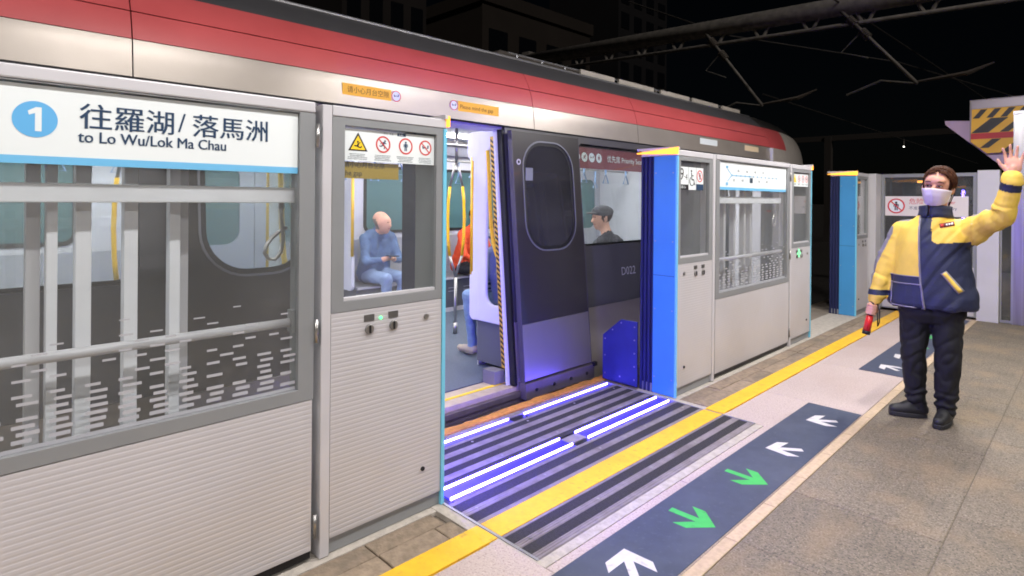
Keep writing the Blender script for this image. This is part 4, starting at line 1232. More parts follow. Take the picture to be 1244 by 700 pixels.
for xx in (-1.66, -3.24):
    m = MB(); m.tube([(xx, -5.5, 1.86), (xx, 8.0, 1.86)], 0.014, 10); rl = m.build('overhead_rail', steel, train, smooth=True)
    for i in range(24):
        y = -1.6+0.38*i
        if y > 8.3 or 1.5 < y < 2.2: continue
        m = MB(); m.box(xx-0.012, xx+0.012, y-0.002, y+0.002, 1.70, 1.86); 
        m.tube([(xx, y, 1.70), (xx, y-0.05, 1.60), (xx, y+0.05, 1.60)], 0.008, 8, closed=True); m.build('hand_strap', strap_m, rl)
m = MB(); m.tube([(-2.48, -5.5, 1.99), (-2.48, 8.0, 1.99)], 0.012, 10); m.build('overhead_rail', steel, train, smooth=True)
# underframe
b = MB(); b.box(-3.7, -1.15, -5.8, 8.0, -0.9, -0.062); b.build('underframe', dark_metal, train)

# ================================================================== platform luminaires (overhead, light the platform)
def luminaire(x, y, z, watts, label):
    t = thing('platform_light', label, 'light fitting', (x, y, z), 'platform light fittings')
    b = MB(); b.box(x-0.09, x+0.09, y-0.70, y+0.70, z, z+0.07); b.build('housing', alu_light, t)
    b = MB(); b.box(x-0.07, x+0.07, y-0.68, y+0.68, z-0.012, z-0.001); b.build('diffuser', mat('platform tube lit', (255, 255, 255), 0.5, emit=(1.0, 0.96, 0.93), estr=7.0), t)
    b = MB(); b.cyl((x, y, z+0.07), (x, y, 3.70), 0.012, 8); b.build('hanger', steel, t)
    ld = bpy.data.lights.new('tube', 'AREA'); ld.shape = 'RECTANGLE'; ld.size = 0.14; ld.size_y = 1.36; ld.energy = watts; ld.color = (1.0, 0.965, 0.945)
    lo = bpy.data.objects.new('tube_light', ld); COL.objects.link(lo); lo.parent = t; lo.location = (0, 0, -0.02)
EW = 55
for i, y in enumerate((-3.6, -1.2, 1.2, 3.6, 6.1)):
    luminaire(1.35, y, 3.35, EW*(1, 1, 1, 1.3, 2.2)[i], ('overhead tube light above the platform edge, first from the train rear', 'overhead tube light above the platform edge beside the camera', 'overhead tube light above the left gate cabinet edge', 'overhead tube light above the doorway edge', 'overhead tube light above the route map panel edge')[i])
for i, y in enumerate((-2.4, 0.8, 4.0, 7.2)):
    luminaire(4.3, y, 3.35, EW*1.15, ('overhead tube light over the platform middle at the rear', 'overhead tube light over the platform middle beside the camera', 'overhead tube light over the platform middle near the guard', 'overhead tube light over the platform middle near the end gate')[i])
can = MB(); can.box(0.9, 9.5, -9, 6.9, 3.70, 3.80)
tag(can.build('canopy_roof', mat('canopy sheet', (150, 148, 146), 0.6)), 'grey sheet canopy roof over the platform', 'canopy')

# ================================================================== overhead line gantry and wires
dim_steel = mat('galvanised gantry steel', (170, 164, 158), 0.6, 0.1, var=0.2, vscale=6)
ga = thing('gantry', 'grey steel lattice gantry beam spanning over the tracks in the night sky', 'gantry', (-6, 18, -1.2))
A, B = Vector((-15.0, 18, 7.28)), Vector((3.2, 18, 6.62))  # beam line taken from image pixels, projected onto an assumed depth plane
b = MB(); b.tube([A, B], 0.27, 12); b.build('main_tube', dim_steel, ga, smooth=True)
A2, B2 = A+Vector((0, -0.1, -0.55)), B+Vector((0, -0.1, -0.55))
b = MB(); b.tube([A2, B2], 0.06, 8); b.build('bottom_chord', dim_steel, ga, smooth=True)
n = 26
for i in range(n):
    p = A.lerp(B, (i+0.5)/n); q = A2.lerp(B2, (i+(0.9 if i % 2 else 0.1))/n)
    b = MB(); b.tube([p, q], 0.05, 6); b.build('lattice_bar', dim_steel, ga)
for xx in (-15.0, 9.0):
    b = MB(); b.box(xx-0.2, xx+0.2, 17.8, 18.2, -1.2, 7.6); b.build('mast', dim_steel, ga)
b = MB(); b.tube([B, (9.0, 18, 6.4)], 0.20, 10); b.build('main_tube', dim_steel, ga, smooth=True)
insul = mat('insulator grey', (150, 140, 132), 0.5)
def cantilever(x, z, x2, z2, label):
    c = thing('cantilever_arm', label, 'overhead arm', (x, 17.9, z), 'overhead line arms')
    P, Q = Vector((x, 17.85, z)), Vector((x2, 17.6, z2))
    m = MB(); m.tube([P, Q], 0.045, 8); m.build('arm', dim_steel, c, smooth=True)
    for t in (0.12, 0.30):
        p, q = P.lerp(Q, t), P.lerp(Q, t+0.10)
        m = MB()
        for k in range(5): r0 = p.lerp(q, k/5); m.tube([r0, p.lerp(q, k/5+0.1)], 0.11, 10)
        m.build('insulator', insul, c)
    m = MB(); m.tube([Q, Q+Vector((-0.8, 0, 0.18)), Q+Vector((-1.6, 0, -0.10))], 0.03, 6); m.build('registration_arm', dim_steel, c)
    m = MB(); m.tube([Q+Vector((0, 0, 0.05)), Q+Vector((1.0, 0, 0.12)), Q+Vector((1.5, 0, 0.30))], [0.03, 0.06, 0.02], 6); m.build('steady_arm', insul, c)
    m = MB(); m.tube([P.lerp(Q, 0.3), P.lerp(Q, 0.3)+Vector((-0.5, 0, -0.5)), P.lerp(Q, 0.5)+Vector((-0.2, 0, -0.3))], 0.02, 6); m.build('stay', dim_steel, c)
cantilever(-7.0, 6.9, -5.0, 4.25, 'slanted insulated arm hanging from the gantry above the train nose')
cantilever(-3.0, 6.7, -1.15, 4.40, 'slanted insulated arm hanging from the gantry nearer the hazard board')
wire = mat('dark wire', (90, 86, 84), 0.6, 0.4)
def wireobj(pts, r, label):
    m = MB(); m.tube(pts, r, 6); tag(m.build('overhead_wire', wire), label, 'wire', 'overhead wires')
wireobj([(-10, 18, 8.6), (-7.2, 17.9, 7.15)], 0.03, 'short overhead wire running down to the gantry from the upper left')
wireobj([(-7.0, 17.9, 6.9), (-2.5, 22, 5.9), (2, 40, 5.4)], 0.022, 'thin overhead wire leading from the gantry away over the dark track')
wireobj([(-5.0, 17.6, 4.6), (-5.0, 60, 4.6)], 0.022, 'thin contact wire leading away above the left track')
wireobj([(-4.9, -20, 7.2), (-3.0, 17.9, 6.9), (-1, 60, 6.4)], 0.025, 'long overhead wire crossing above the train and the gantry')
b = MB(); b.tube([(1.0, 24, 10.5), (6.0, 13, 5.8)], 0.16, 10)
tag(b.build('roof_beam', dim_steel), 'slanting grey roof beam in the top right corner', 'beam')
# far portal
far_steel = mat('far dark steel', (84, 78, 74), 0.7)
fp = thing('far_portal', 'dark distant portal frame beyond the end of the train', 'portal', (-6, 42, -1.2))
b = MB(); b.box(-14, 6, 41.9, 42.2, 5.4, 5.75); b.build('crossbeam', far_steel, fp)
b = MB(); b.box(-10.8, -10.4, 41.8, 42.2, -1.2, 5.7); b.build('mast', far_steel, fp)
lampw = mat('distant lamp lit', (255, 250, 240), 0.5, emit=(1, 0.95, 0.85), estr=6)
for i, (x, z) in enumerate(((-1.55, 5.98), (-6.6, 4.85))):
    l = thing('distant_lamp', ('tiny white lamp in the dark sky left of the hazard board', 'tiny white lamp low in the dark sky above the end gate')[i], 'lamp', (x, 43.0, z), 'tiny distant lamps')
    m = MB(); m.tube([(x, 43.0, z), (x, 43.0, z+0.06)], [0.035, 0.03], 10); m.build('bulb', lampw, l)
    m = MB(); m.tube([(x, 43.0, z+0.1), (x, 43.0, z+0.5)], 0.03, 6); m.build('bracket', dim_steel, l)

# ================================================================== dim buildings beyond the tracks
def building(x, y, w, d, h, floors, cols, rgb, label, lit=()):
    t = thing('building', label, 'building', (x, y, -1.2), 'dark buildings beyond the tracks')
    mw = mat('facade %s' % str(rgb), rgb, 0.9, var=0.1, vscale=0.4)
    b = MB(); b.box(x-d/2, x+d/2, y-w/2, y+w/2, -1.2, h); b.build('wall', mw, t)
    b = MB(); b.box(x-d/2-0.2, x+d/2+0.2, y-w/2-0.2, y+w/2+0.2, h, h+0.9); b.build('roof', mw, t)
    gl = mat('dark window glass', (22, 24, 30), 0.3)
    lt = mat('window lit', (60, 52, 42), 0.5, emit=(1, 0.85, 0.6), estr=0.10)
    k = 0
    for f in range(floors):
        for c in range(cols):
            yy = y-w/2+w*(c+0.5)/cols; zz = 1.0+(h-2)*(f+0.4)/floors; ww = w/cols*0.3; hh = (h-2)/floors*0.32
            if zz < 9.0: continue
            m = MB(); m.box(x+d/2+0.02, x+d/2+0.06, yy-ww, yy+ww, zz-hh, zz+hh); m.build('window', lt if k in lit else gl, t); k += 1
building(-34, 20, 6, 10, 34, 12, 4, (50, 44, 43), 'tall dark tower block with narrow windows behind the train roof')
building(-32, 33, 12, 8, 15, 5, 4, (60, 52, 47), 'low dim brown block above the middle of the train roof')
building(-40, 58, 10, 10, 40, 14, 4, (34, 32, 36), 'very dark narrow tower block just left of the gantry end')

# ================================================================== figures
def cap_mesh(p0, p1, r0, r1, n=14, k=5):
    p0, p1 = Vector(p0), Vector(p1)
    d = (p1-p0); L = d.length
    t = d.normalized() if L > 1e-6 else Vector((0, 0, 1))
    a = t.orthogonal().normalized(); b = t.cross(a)
    rings = []
    for i in range(1, k+1):
        an = R(-90+90*i/k); rings.append((p0+t*(r0*math.sin(an)), r0*math.cos(an)))
    for i in range(0, k):
        an = R(90*i/k); rings.append((p1+t*(r1*math.sin(an)), r1*math.cos(an)))
    vs = [p0-t*r0]
    for c, r in rings:
        for j in range(n):
            vs.append(c+a*(r*math.cos(2*math.pi*j/n))+b*(r*math.sin(2*math.pi*j/n)))
    vs.append(p1+t*r1)
    fs = [(0, 1+(j+1) % n, 1+j) for j in range(n)]
    for i in range(len(rings)-1):
        for j in range(n):
            o = 1+i*n
            fs.append((o+j, o+(j+1) % n, o+n+(j+1) % n, o+n+j))
    o = 1+(len(rings)-1)*n
    fs += [(o+j, o+(j+1) % n, len(vs)-1) for j in range(n)]
    return vs, fs

def ell_mesh(c, r, rot=None, n=20, k=12, e=1.0):
    c = Vector(c); vs = []
    rm = rot or Matrix.Identity(3)
    def sg(v): return math.copysign(abs(v)**e, v)
    for i in range(k+1):
        th = math.pi*i/k
        for j in range(n):
            ph = 2*math.pi*j/n
            vs.append(c+rm @ Vector((r[0]*math.sin(th)*sg(math.cos(ph)), r[1]*math.sin(th)*sg(math.sin(ph)), r[2]*math.cos(th))))
    fs = [(i*n+j, (i+1)*n+j, (i+1)*n+(j+1) % n, i*n+(j+1) % n) for i in range(k) for j in range(n)]
    return vs, fs

def loft_mesh(levels, n=40, e=0.85):
    """closed loft through horizontal super-ellipses (z, cx, cy, rx, ry)"""
    def sg(v): return math.copysign(abs(v)**e, v)
    vs = []
    for (z, cx, cy, rx, ry) in levels:
        for j in range(n):
            a = 2*math.pi*j/n
            vs.append(Vector((cx+rx*sg(math.cos(a)), cy+ry*sg(math.sin(a)), z)))
    k = len(levels)
    fs = [(i*n+j, i*n+(j+1) % n, (i+1)*n+(j+1) % n, (i+1)*n+j) for i in range(k-1) for j in range(n)]
    fs.append(tuple(range(n-1, -1, -1))); fs.append(tuple((k-1)*n+j for j in range(n)))
    return vs, fs

def fuse(name, shapes, voxel, mats, parent, classify=None, smooth=2, wrinkle=None, base=None):
    """union of overlapping closed shapes into one continuous skin"""
    me = bpy.data.meshes.new('tmp')
    vs, fs = [], []
    for (v, f) in shapes:
        n = len(vs); vs += [tuple(p) for p in v]; fs += [tuple(i+n for i in q) for q in f]
    me.from_pydata(vs, [], fs)
    to = bpy.data.objects.new('tmp', me); COL.objects.link(to)
    md = to.modifiers.new('r', 'REMESH'); md.mode = 'VOXEL'; md.voxel_size = voxel; md.adaptivity = 0
    dg = bpy.context.evaluated_depsgraph_get()
    nm = bpy.data.meshes.new_from_object(to.evaluated_get(dg))
    bpy.data.objects.remove(to); bpy.data.meshes.remove(me)
    bm = bmesh.new(); bm.from_mesh(nm)
    for _ in range(smooth): bmesh.ops.smooth_vert(bm, verts=bm.verts, factor=0.5, use_axis_x=True, use_axis_y=True, use_axis_z=True)
    bm.normal_update()
    if wrinkle:
        for v in bm.verts: v.co += v.normal*wrinkle(v.co)
        bm.normal_update()
    off = wl(parent) if parent else Vector(base)
    nm.materials.clear()
    for m in mats: nm.materials.append(m)
    for f in bm.faces:
        f.smooth = True
        if classify: f.material_index = classify(f.calc_center_median(), f.normal)
    for v in bm.verts: v.co -= off
    bm.to_mesh(nm); bm.free()
    o = bpy.data.objects.new(name, nm); nm.name = name
    COL.objects.link(o)
    if parent: o.parent = parent
    else: o.location = off
    return o

def segdist(p, a, b, ra, rb):
    a, b = Vector(a), Vector(b); d = b-a
    t = max(0, min(1, (p-a).dot(d)/max(d.length_squared, 1e-9)))
    return (p-(a+d*t)).length-(ra+(rb-ra)*t)

skin = mat('warm skin', (214, 160, 136), 0.5, var=0.04, vscale=30, spec=0.4)
hair_b = mat('dark brown hair', (50, 30, 21), 0.75, spec=0.08, var=0.3, vscale=40, stretch=(30, 30, 2), bump=0.3, bscale=200)

# ------------------------------------------------------------------ platform guard
guard = thing('person', 'guard in yellow and navy jacket and white mask with one arm raised', 'person', (1.37, 4.65, 0))
HC = Vector((1.408, 4.62, 1.522))
HR = (Matrix.Rotation(R(-4), 3, 'Z') @ Matrix.Rotation(R(6), 3, 'Y') @ Matrix.Rotation(R(6), 3, 'X'))
def H(x, y, z): return HC + HR @ Vector((x, y, z))
sh = []
sh.append(ell_mesh(H(0, 0.012, 0.028), (0.080, 0.094, 0.094), HR))
sh.append(ell_mesh(H(0, -0.012, -0.045), (0.071, 0.076, 0.072), HR))
sh.append(ell_mesh(H(0, -0.050, -0.098), (0.032, 0.030, 0.022), HR))
sh.append(ell_mesh(H(-0.038, -0.045, -0.03), (0.030, 0.032, 0.028), HR)); sh.append(ell_mesh(H(0.038, -0.045, -0.03), (0.030, 0.032, 0.028), HR))
sh.append(ell_mesh(H(0, -0.070, 0.045), (0.055, 0.022, 0.03), HR))
sh.append(cap_mesh(H(0, -0.082, 0.012), H(0, -0.103, -0.028), 0.010, 0.014))
for s in (-1, 1): sh.append(ell_mesh(H(s*0.080, 0.012, -0.012), (0.010, 0.020, 0.032), HR))
sh.append(cap_mesh(H(0, 0.02, -0.05), (1.39, 4.66, 1.28), 0.052, 0.062))
sh.append(loft_mesh([(0.74, 1.375, 4.66, 0.16, 0.10), (0.9, 1.375, 4.66, 0.16, 0.10), (1.2, 1.375, 4.66, 0.16, 0.09), (1.30, 1.38, 4.66, 0.10, 0.07)]))
AR = [(1.215, 4.665, 1.225), (1.125, 4.64, 1.00), (1.078, 4.575, 0.775)]          # her right arm
AL = [(1.555, 4.665, 1.235), (1.742, 4.52, 1.345), (1.788, 4.455, 1.575)]        # raised left arm
for A_ in (AR, AL):
    sh.append(cap_mesh(A_[0], A_[1], 0.045, 0.038)); sh.append(cap_mesh(A_[1], A_[2], 0.038, 0.026))
for (h_, k_, a_) in (((1.305, 4.66, 0.80), (1.283, 4.64, 0.43), (1.292, 4.665, 0.09)), ((1.450, 4.66, 0.80), (1.462, 4.63, 0.43), (1.455, 4.655, 0.09))):
    sh.append(cap_mesh(h_, k_, 0.07, 0.05)); sh.append(cap_mesh(k_, a_, 0.05, 0.035))
# raised open hand, palm to the camera, thumb to the image left
W = Vector(AL[2])
def hp(x, y, z): return W+Vector((x, y, z))
sh.append(ell_mesh(hp(0.006, 0.0, 0.060), (0.040, 0.017, 0.055), None, 16, 10, 0.8))
sh.append(cap_mesh(hp(0, 0, 0.0), hp(0.004, 0, 0.05), 0.026, 0.026))
for (bx, tx, ln, up) in ((-0.027, -0.042, 0.066, 0.098), (-0.006, -0.009, 0.076, 0.106), (0.016, 0.024, 0.070, 0.103), (0.037, 0.058, 0.054, 0.090)):
    p0 = hp(bx, 0, up-0.02); p1 = hp((bx*0.55+tx*0.45), -0.002, up+ln*0.5); p2 = hp(tx, -0.012, up+ln)
    sh.append(cap_mesh(p0, p1, 0.0095, 0.0088, 10, 4)); sh.append(cap_mesh(p1, p2, 0.0088, 0.0078, 10, 4))
sh.append(cap_mesh(hp(-0.020, -0.004, 0.030), hp(-0.050, -0.012, 0.066), 0.014, 0.0105, 10, 4)); sh.append(cap_mesh(hp(-0.050, -0.012, 0.066), hp(-0.064, -0.016, 0.098), 0.0105, 0.0085, 10, 4))
# lower hand closed round the torch
TT, TB = Vector((1.062, 4.552, 0.735)), Vector((1.030, 4.535, 0.535))
ta = (TB-TT).normalized()
sh.append(ell_mesh((1.073, 4.578, 0.705), (0.022, 0.026, 0.046)))
for i in range(4):
    c = TT+ta*(0.012+0.0195*i)
    s1 = ta.orthogonal().normalized(); s1 = Vector((1, 0.2, 0)); s1 = (s1-ta*s1.dot(ta)).normalized(); s2 = ta.cross(s1)
    arc = [c+s1*(0.028*math.cos(R(a)))+s2*(0.028*math.sin(R(a))) for a in ((40, -20, -80, -140, -200) if s2.y > 0 else (-40, 20, 80, 140, 200))]
    for q in range(len(arc)-1): sh.append(cap_mesh(arc[q], arc[q+1], 0.0088-0.0004*q, 0.0086-0.0004*q, 8, 3))
sh.append(cap_mesh((1.062, 4.565, 0.742), TT+ta*0.005+Vector((-0.012, -0.026, 0)), 0.011, 0.009, 8, 3))
body = fuse('body', sh, 0.0052, [skin], guard, smooth=2)

# face details
def headpart(name, mb, m, smooth=True): return mb.build(name, m, guard, smooth=smooth)
eye_w = mat('eye white', (226, 220, 214), 0.3); iris = mat('dark iris', (40, 26, 20), 0.25)
for s in (-1, 1):
    b = MB(); v, f = ell_mesh(H(s*0.030, -0.0795, 0.012), (0.0135, 0.008, 0.0055), HR, 14, 8); b.add(v, f); e = b.build('eye', eye_w, guard, smooth=True)
    b = MB(); v, f = ell_mesh(H(s*0.030-0.003, -0.0855, 0.0105), (0.006, 0.003, 0.0048), HR, 12, 8); b.add(v, f); b.build('iris', iris, e, smooth=True)
    b = MB(); b.tube([H(s*0.030-0.016, -0.080, 0.012), H(s*0.030-0.008, -0.0885, 0.0170), H(s*0.030+0.008, -0.0885, 0.0170), H(s*0.030+0.016, -0.080, 0.0125)], 0.0024, 6); b.build('eyelash', hair_b, e, smooth=True)
    b = MB(); b.tube([H(s*0.030-0.020, -0.084, 0.036), H(s*0.030, -0.0935, 0.0415), H(s*0.030+0.020, -0.084, 0.036)], [0.002, 0.0033, 0.002], 6); b.build('eyebrow', hair_b, e, smooth=True)
# mask
b = MB(); nu, nv = 26, 12; vs = []
for j in range(nv+1):
    w_ = j/nv
    z = -0.010-0.104*w_
    for i in range(nu+1):
        u_ = -1+2*i/nu
        an = u_*R(80)
        edge = 1-abs(u_)**3
        bul = 0.022*edge*math.sin(math.pi*min(1, 0.15+0.85*w_))*(1-0.35*w_)+0.014*max(0, 1-abs(u_)*5)*(1-w_)
        zz = z+0.012*(1-abs(u_))*(1-w_)*1.0 + (0.020*abs(u_)**2*(w_-0.45))*2*(1 if w_ > .45 else .4)
        rx = 0.080-0.020*w_; ry = 0.095-0.018*w_
        pl = 0.0012*math.sin(w_*math.pi*6)*edge
        vs.append(H(math.sin(an)*(rx+0.003), -math.cos(an)*(ry+bul+pl)-0.002, zz))
b.add(vs, [(j*(nu+1)+i, j*(nu+1)+i+1, (j+1)*(nu+1)+i+1, (j+1)*(nu+1)+i) for j in range(nv) for i in range(nu)])
mk = b.build('face_mask', mat('white face mask', (216, 208, 222), 0.8, var=0.03, vscale=40, bump=0.1), guard, smooth=True, recalc=False)
sd = mk.modifiers.new('s', 'SOLIDIFY'); sd.thickness = 0.002
for s in (-1, 1):
    b = MB(); b.tube([H(s*0.080, -0.010, 0.0), H(s*0.086, 0.010, 0.012), H(s*0.088, 0.028, 0.0), H(s*0.084, 0.022, -0.03), H(s*0.074, -0.01, -0.09)], 0.0016, 6); b.build('ear_loop', white_print, mk, smooth=True)
# hair: cap with an open face, side strand and low bun
b = MB(); n, k = 56, 34; vs = []; keep = {}
for i in range(k+1):
    th = math.pi*i/k
    for j in range(n):
        ph = 2*math.pi*j/n
        q = Vector((math.sin(th)*math.cos(ph), math.sin(th)*math.sin(ph), math.cos(th)))
        r_ = 1+0.03*noise.noise(q*4)
        vs.append((q.x*0.0865*r_, 0.016+q.y*0.104*r_, 0.029+q.z*0.1045*r_))
def openface(p):
    x, y, z = p
    if z < -0.055 and y < 0.03: return True
    hl = 0.106-7.0*x*x
    if y < -0.008 and z < hl and not (abs(x) > 0.071 and y > -0.035): return True
    if y < -0.035 and z < 0.02: return True
    if y < 0.0 and z < -0.02: return True
    if z < -0.085: return True
    return False
fs = []
for i in range(k):
    for j in range(n):
        f = (i*n+j, (i+1)*n+j, (i+1)*n+(j+1) % n, i*n+(j+1) % n)
        c = [sum(vs[q][d] for q in f)/4 for d in range(3)]
        if not openface(c): fs.append(f)
b.add([H(*p) for p in vs], fs)
hr = b.build('hair', hair_b, guard, smooth=True, recalc=False)
sd = hr.modifiers.new('s', 'SOLIDIFY'); sd.thickness = 0.006; sd.offset = -1
b = MB()
for s, zl in ((1, -0.12),):
    for q in range(5):
        x = s*(0.078+0.003*q % 2)
        b.tube([H(s*0.074, -0.012+0.010*q, 0.055), H(s*0.081, 0.004+0.012*q, 0.012), H(s*(0.078-0.002*q), 0.022+0.012*q, -0.05), H(s*(0.064-0.004*q), 0.022+0.014*q, zl)], [0.006, 0.007, 0.007, 0.003], 8)
v, f = ell_mesh(H(0.0, 0.125, -0.02), (0.045, 0.035, 0.045), HR); b.add(v, f)
b.build('hair_strand', hair_b, hr, smooth=True)
random.seed(9)
b = MB()
for q in range(150):                                   # combed strands from the hairline back to the bun
    xs_ = random.uniform(-0.074, 0.074); hl_ = 0.106-7.0*xs_*xs_
    pts = []
    e0 = random.uniform(-0.004, 0.006)
    for t in (0, 0.25, 0.5, 0.75, 1.0):
        y_ = -0.052+0.147*t
        xx = xs_*(1+0.10*math.sin(t*3.1))*(1-0.45*t*t)
        s_ = max(0.05, 1-(xx/0.0865)**2-((y_-0.016)/0.104)**2)
        zz = 0.029+0.1045*math.sqrt(s_)
        if t == 0: zz = min(zz, hl_+0.012)
        pts.append(H(xx, y_, zz+0.0012+e0*0.25))
    b.tube(pts, [0.0012, 0.0021, 0.0021, 0.0018, 0.0010], 5)
for s in (-1, 1):                                       # swept from the parting down over the temples
    for q in range(110):
        y0 = random.uniform(-0.070, 0.05); e0 = random.uniform(0, 0.002); f1 = random.uniform(88, 112); f0 = random.uniform(2, 14)
        pts = []
        for t in (0, 0.2, 0.4, 0.6, 0.8, 1.0):
            fi = R(f0+(f1-f0)*t); y_ = y0+0.050*t**1.3
            k_ = math.sqrt(max(0.08, 1-((y_-0.016)/0.108)**2))
            pts.append(H(0.006+s*(0.0875+e0)*k_*math.sin(fi), y_, 0.029+(0.106+e0)*k_*math.cos(fi)))
        b.tube(pts, [0.0012, 0.0020, 0.0021, 0.0021, 0.0018, 0.0008], 5)
st_ = b.build('combed_hair', mat('light brown hair', (70, 42, 28), 0.7, var=0.45, vscale=60, spec=0.12), hr, smooth=True)

# jacket
yel_j = mat('yellow jacket cloth', (236, 200, 84), 0.65, var=0.06, vscale=10, bump=0.12, bscale=120)
navy_j = mat('navy jacket cloth', (36, 42, 68), 0.55, var=0.12, vscale=10, bump=0.15, bscale=120)
grey_j = mat('grey reflective tape', (142, 138, 150), 0.35, 0.3, var=0.04)
js = [loft_mesh([(0.738, 1.378, 4.655, 0.236, 0.158), (0.752, 1.378, 4.655, 0.247, 0.168), (0.82, 1.380, 4.655, 0.246, 0.170), (0.95, 1.372, 4.655, 0.222, 0.160), (1.08, 1.370, 4.655, 0.212, 0.155),
                 (1.17, 1.375, 4.655, 0.208, 0.148), (1.25, 1.380, 4.655, 0.185, 0.125), (1.305, 1.385, 4.655, 0.125, 0.100), (1.345, 1.388, 4.655, 0.085, 0.082)])]
js.append(cap_mesh((1.33, 4.66, 1.235), AR[0], 0.085, 0.080))
js.append(cap_mesh(AR[0], AR[1], 0.082, 0.076)); js.append(cap_mesh(AR[1], (1.083, 4.583, 0.80), 0.076, 0.053)); js.append(cap_mesh((1.083, 4.583, 0.80), (1.077, 4.575, 0.765), 0.049, 0.043))
js.append(cap_mesh((1.42, 4.66, 1.225), AL[0], 0.095, 0.086)); js.append(cap_mesh((1.50, 4.66, 1.16), (1.60, 4.63, 1.235), 0.07, 0.07))
EL = Vector(AL[1]); WR = Vector((1.786, 4.46, 1.535))
js.append(cap_mesh(AL[0], EL, 0.084, 0.069)); js.append(cap_mesh(EL, WR, 0.069, 0.052)); js.append(cap_mesh(WR, Vector((1.789, 4.455, 1.573)), 0.050, 0.047))
def zip_x(z): return 1.336+0.030*max(0, (1.0-z)/0.27)**1.3 if z < 1.0 else 1.336-0.014*(z-1.0)/0.35
def arm_t(p, a, b):
    a, b = Vector(a), Vector(b); d = b-a
    return (p-a).dot(d)/d.length_squared
def jac_cls(p, n_):
    x, y, z = p
    dT = 0.0
    # her right sleeve
    d1 = min(segdist(p, AR[0], AR[1], 0.082, 0.076), segdist(p, AR[1], (1.08, 4.58, 0.775), 0.076, 0.05))
    if d1 < 0.010 and x < 1.215 and (z < 1.17 or x < 1.165) and not (x > 1.16 and z < 0.98):
        if 0.797 < z < 0.832: return 1
        ax = AR[0][0]+(AR[1][0]-AR[0][0])*min(1, max(0, (AR[0][2]-z)/0.225)) if z > 1.0 else AR[1][0]+(1.08-AR[1][0])*(1.0-z)/0.225
        if x < ax-0.047 and z < 1.26: return 2
        return 0
    # raised sleeve
    if x > 1.585 and z > 1.13+(1.70-x)*0.25:
        t = arm_t(p, EL, WR)
        if 0.80 < t < 1.03 and z > 1.44: return 1
        if n_.z > 0.80 and z < 1.42: return 2
        return 0
    if z > 1.335: return 1
    zx = zip_x(z)
    front = y < 4.66
    if x < zx:
        if n_.z > 0.86 and x < 1.26: return 2
        return 0 if z > 0.945 else 1
    # left breast patch with a rounded lower corner
    lo = 1.165+0.10*(x-1.45)
    if x > 1.392 and z > lo and front:
        if x < 1.43 and z < lo+0.04 and (x-1.43)**2+(z-lo-0.04)**2 > 0.04**2: return 1
        return 0
    return 1
def jac_wr(p):
    w_ = 0.003*noise.noise(Vector((p.x*7, p.y*5, p.z*7)))
    if p.x > 1.59 and p.z > 1.13+(1.70-p.x)*0.25:           # raised sleeve: creases across the arm
        t = arm_t(p, AL[0], EL) if p.z < 1.38 else 1.0+arm_t(p, EL, WR)
        c = t*2.6; l = (p.y*3+p.x*2)
    elif p.x < 1.18 and p.z < 1.20:                         # hanging sleeve: rings that tilt
        c = p.z*11+p.x*3; l = p.x*4+p.y*4
    elif p.x > zip_x(p.z):                                  # pulled up towards the raised arm
        c = (p.x*0.80-p.z*0.60)*10; l = (p.x*0.60+p.z*0.80)*2.2
    else:                                                   # near side panel, softer, more vertical
        c = (p.x*0.95-p.z*0.25)*8; l = (p.x*0.25+p.z*0.95)*2.0
    n1 = noise.noise(Vector((c, l, 0.5+p.y*1.5))); n2 = noise.noise(Vector((c*2.3, l*1.8, 5.1+p.y*2)))
    w_ += 0.0105*n1 + 0.006*n2 - 0.006*max(0, 1-abs(n1)*4)
    if p.z < 0.765: w_ -= 0.003
    return w_
jk = fuse('jacket', js, 0.006, [yel_j, navy_j, grey_j], guard, jac_cls, 3, jac_wr)
# collar
b = MB(); n = 30; vs = []
for j, (z, r_) in enumerate(((1.318, 0.094), (1.345, 0.086), (1.372, 0.082), (1.394, 0.084))):
    for i in range(n+1):
        a = R(-101+ (360-8)*i/n)
        vs.append((1.392+math.cos(a)*r_*1.02, 4.648+math.sin(a)*r_*0.98, z+0.010*math.sin(a)*(-1)))
b.add(vs, [(j*(n+1)+i, j*(n+1)+i+1, (j+1)*(n+1)+i+1, (j+1)*(n+1)+i) for j in range(3) for i in range(n)])
cl = b.build('collar', navy_j, jk, smooth=True, recalc=False)
sd = cl.modifiers.new('s', 'SOLIDIFY'); sd.thickness = 0.010; sd.offset = 0
from mathutils.bvhtree import BVHTree
_bm = bmesh.new(); _bm.from_mesh(jk.data); _bv = BVHTree.FromBMesh(_bm); _bm.free()
gl_ = wl(guard)
def onj(x, z, out=0.001):
    h = _bv.ray_cast(Vector((x, 3.9, z))-gl_, Vector((0, 1, 0)))
    return (h[0]+gl_+Vector((0, -out, 0))) if h[0] is not None else Vector((x, 4.49, z))
def piping(pts, r, m, name):
    out = []
    for (a, c), (a2, c2) in zip(pts[:-1], pts[1:]):
        k = max(2, int(math.hypot(a2-a, c2-c)/0.012))
        for i in range(k): t = i/k; out.append(onj(a+(a2-a)*t, c+(c2-c)*t))
    out.append(onj(*pts[-1]))
    b = MB(); b.tube(out, r, 6); return b.build(name, m, jk, smooth=True)
piping([(zip_x(z), z) for z in (1.33, 1.25, 1.15, 1.05, 0.95, 0.88, 0.80, 0.742)], 0.0058, grey_j, 'zip_piping')
piping([(1.158, 0.945), (1.335, 0.945)], 0.0035, grey_j, 'pocket_piping')
piping([(1.165, 0.895), (1.342, 0.895)], 0.0045, grey_j, 'pocket_piping')
piping([(1.170, 0.895), (1.172, 0.75), (1.365, 0.744)], 0.0045, grey_j, 'pocket_piping')
piping([(1.335, 0.945), (1.342, 0.895)], 0.0035, grey_j, 'pocket_piping')
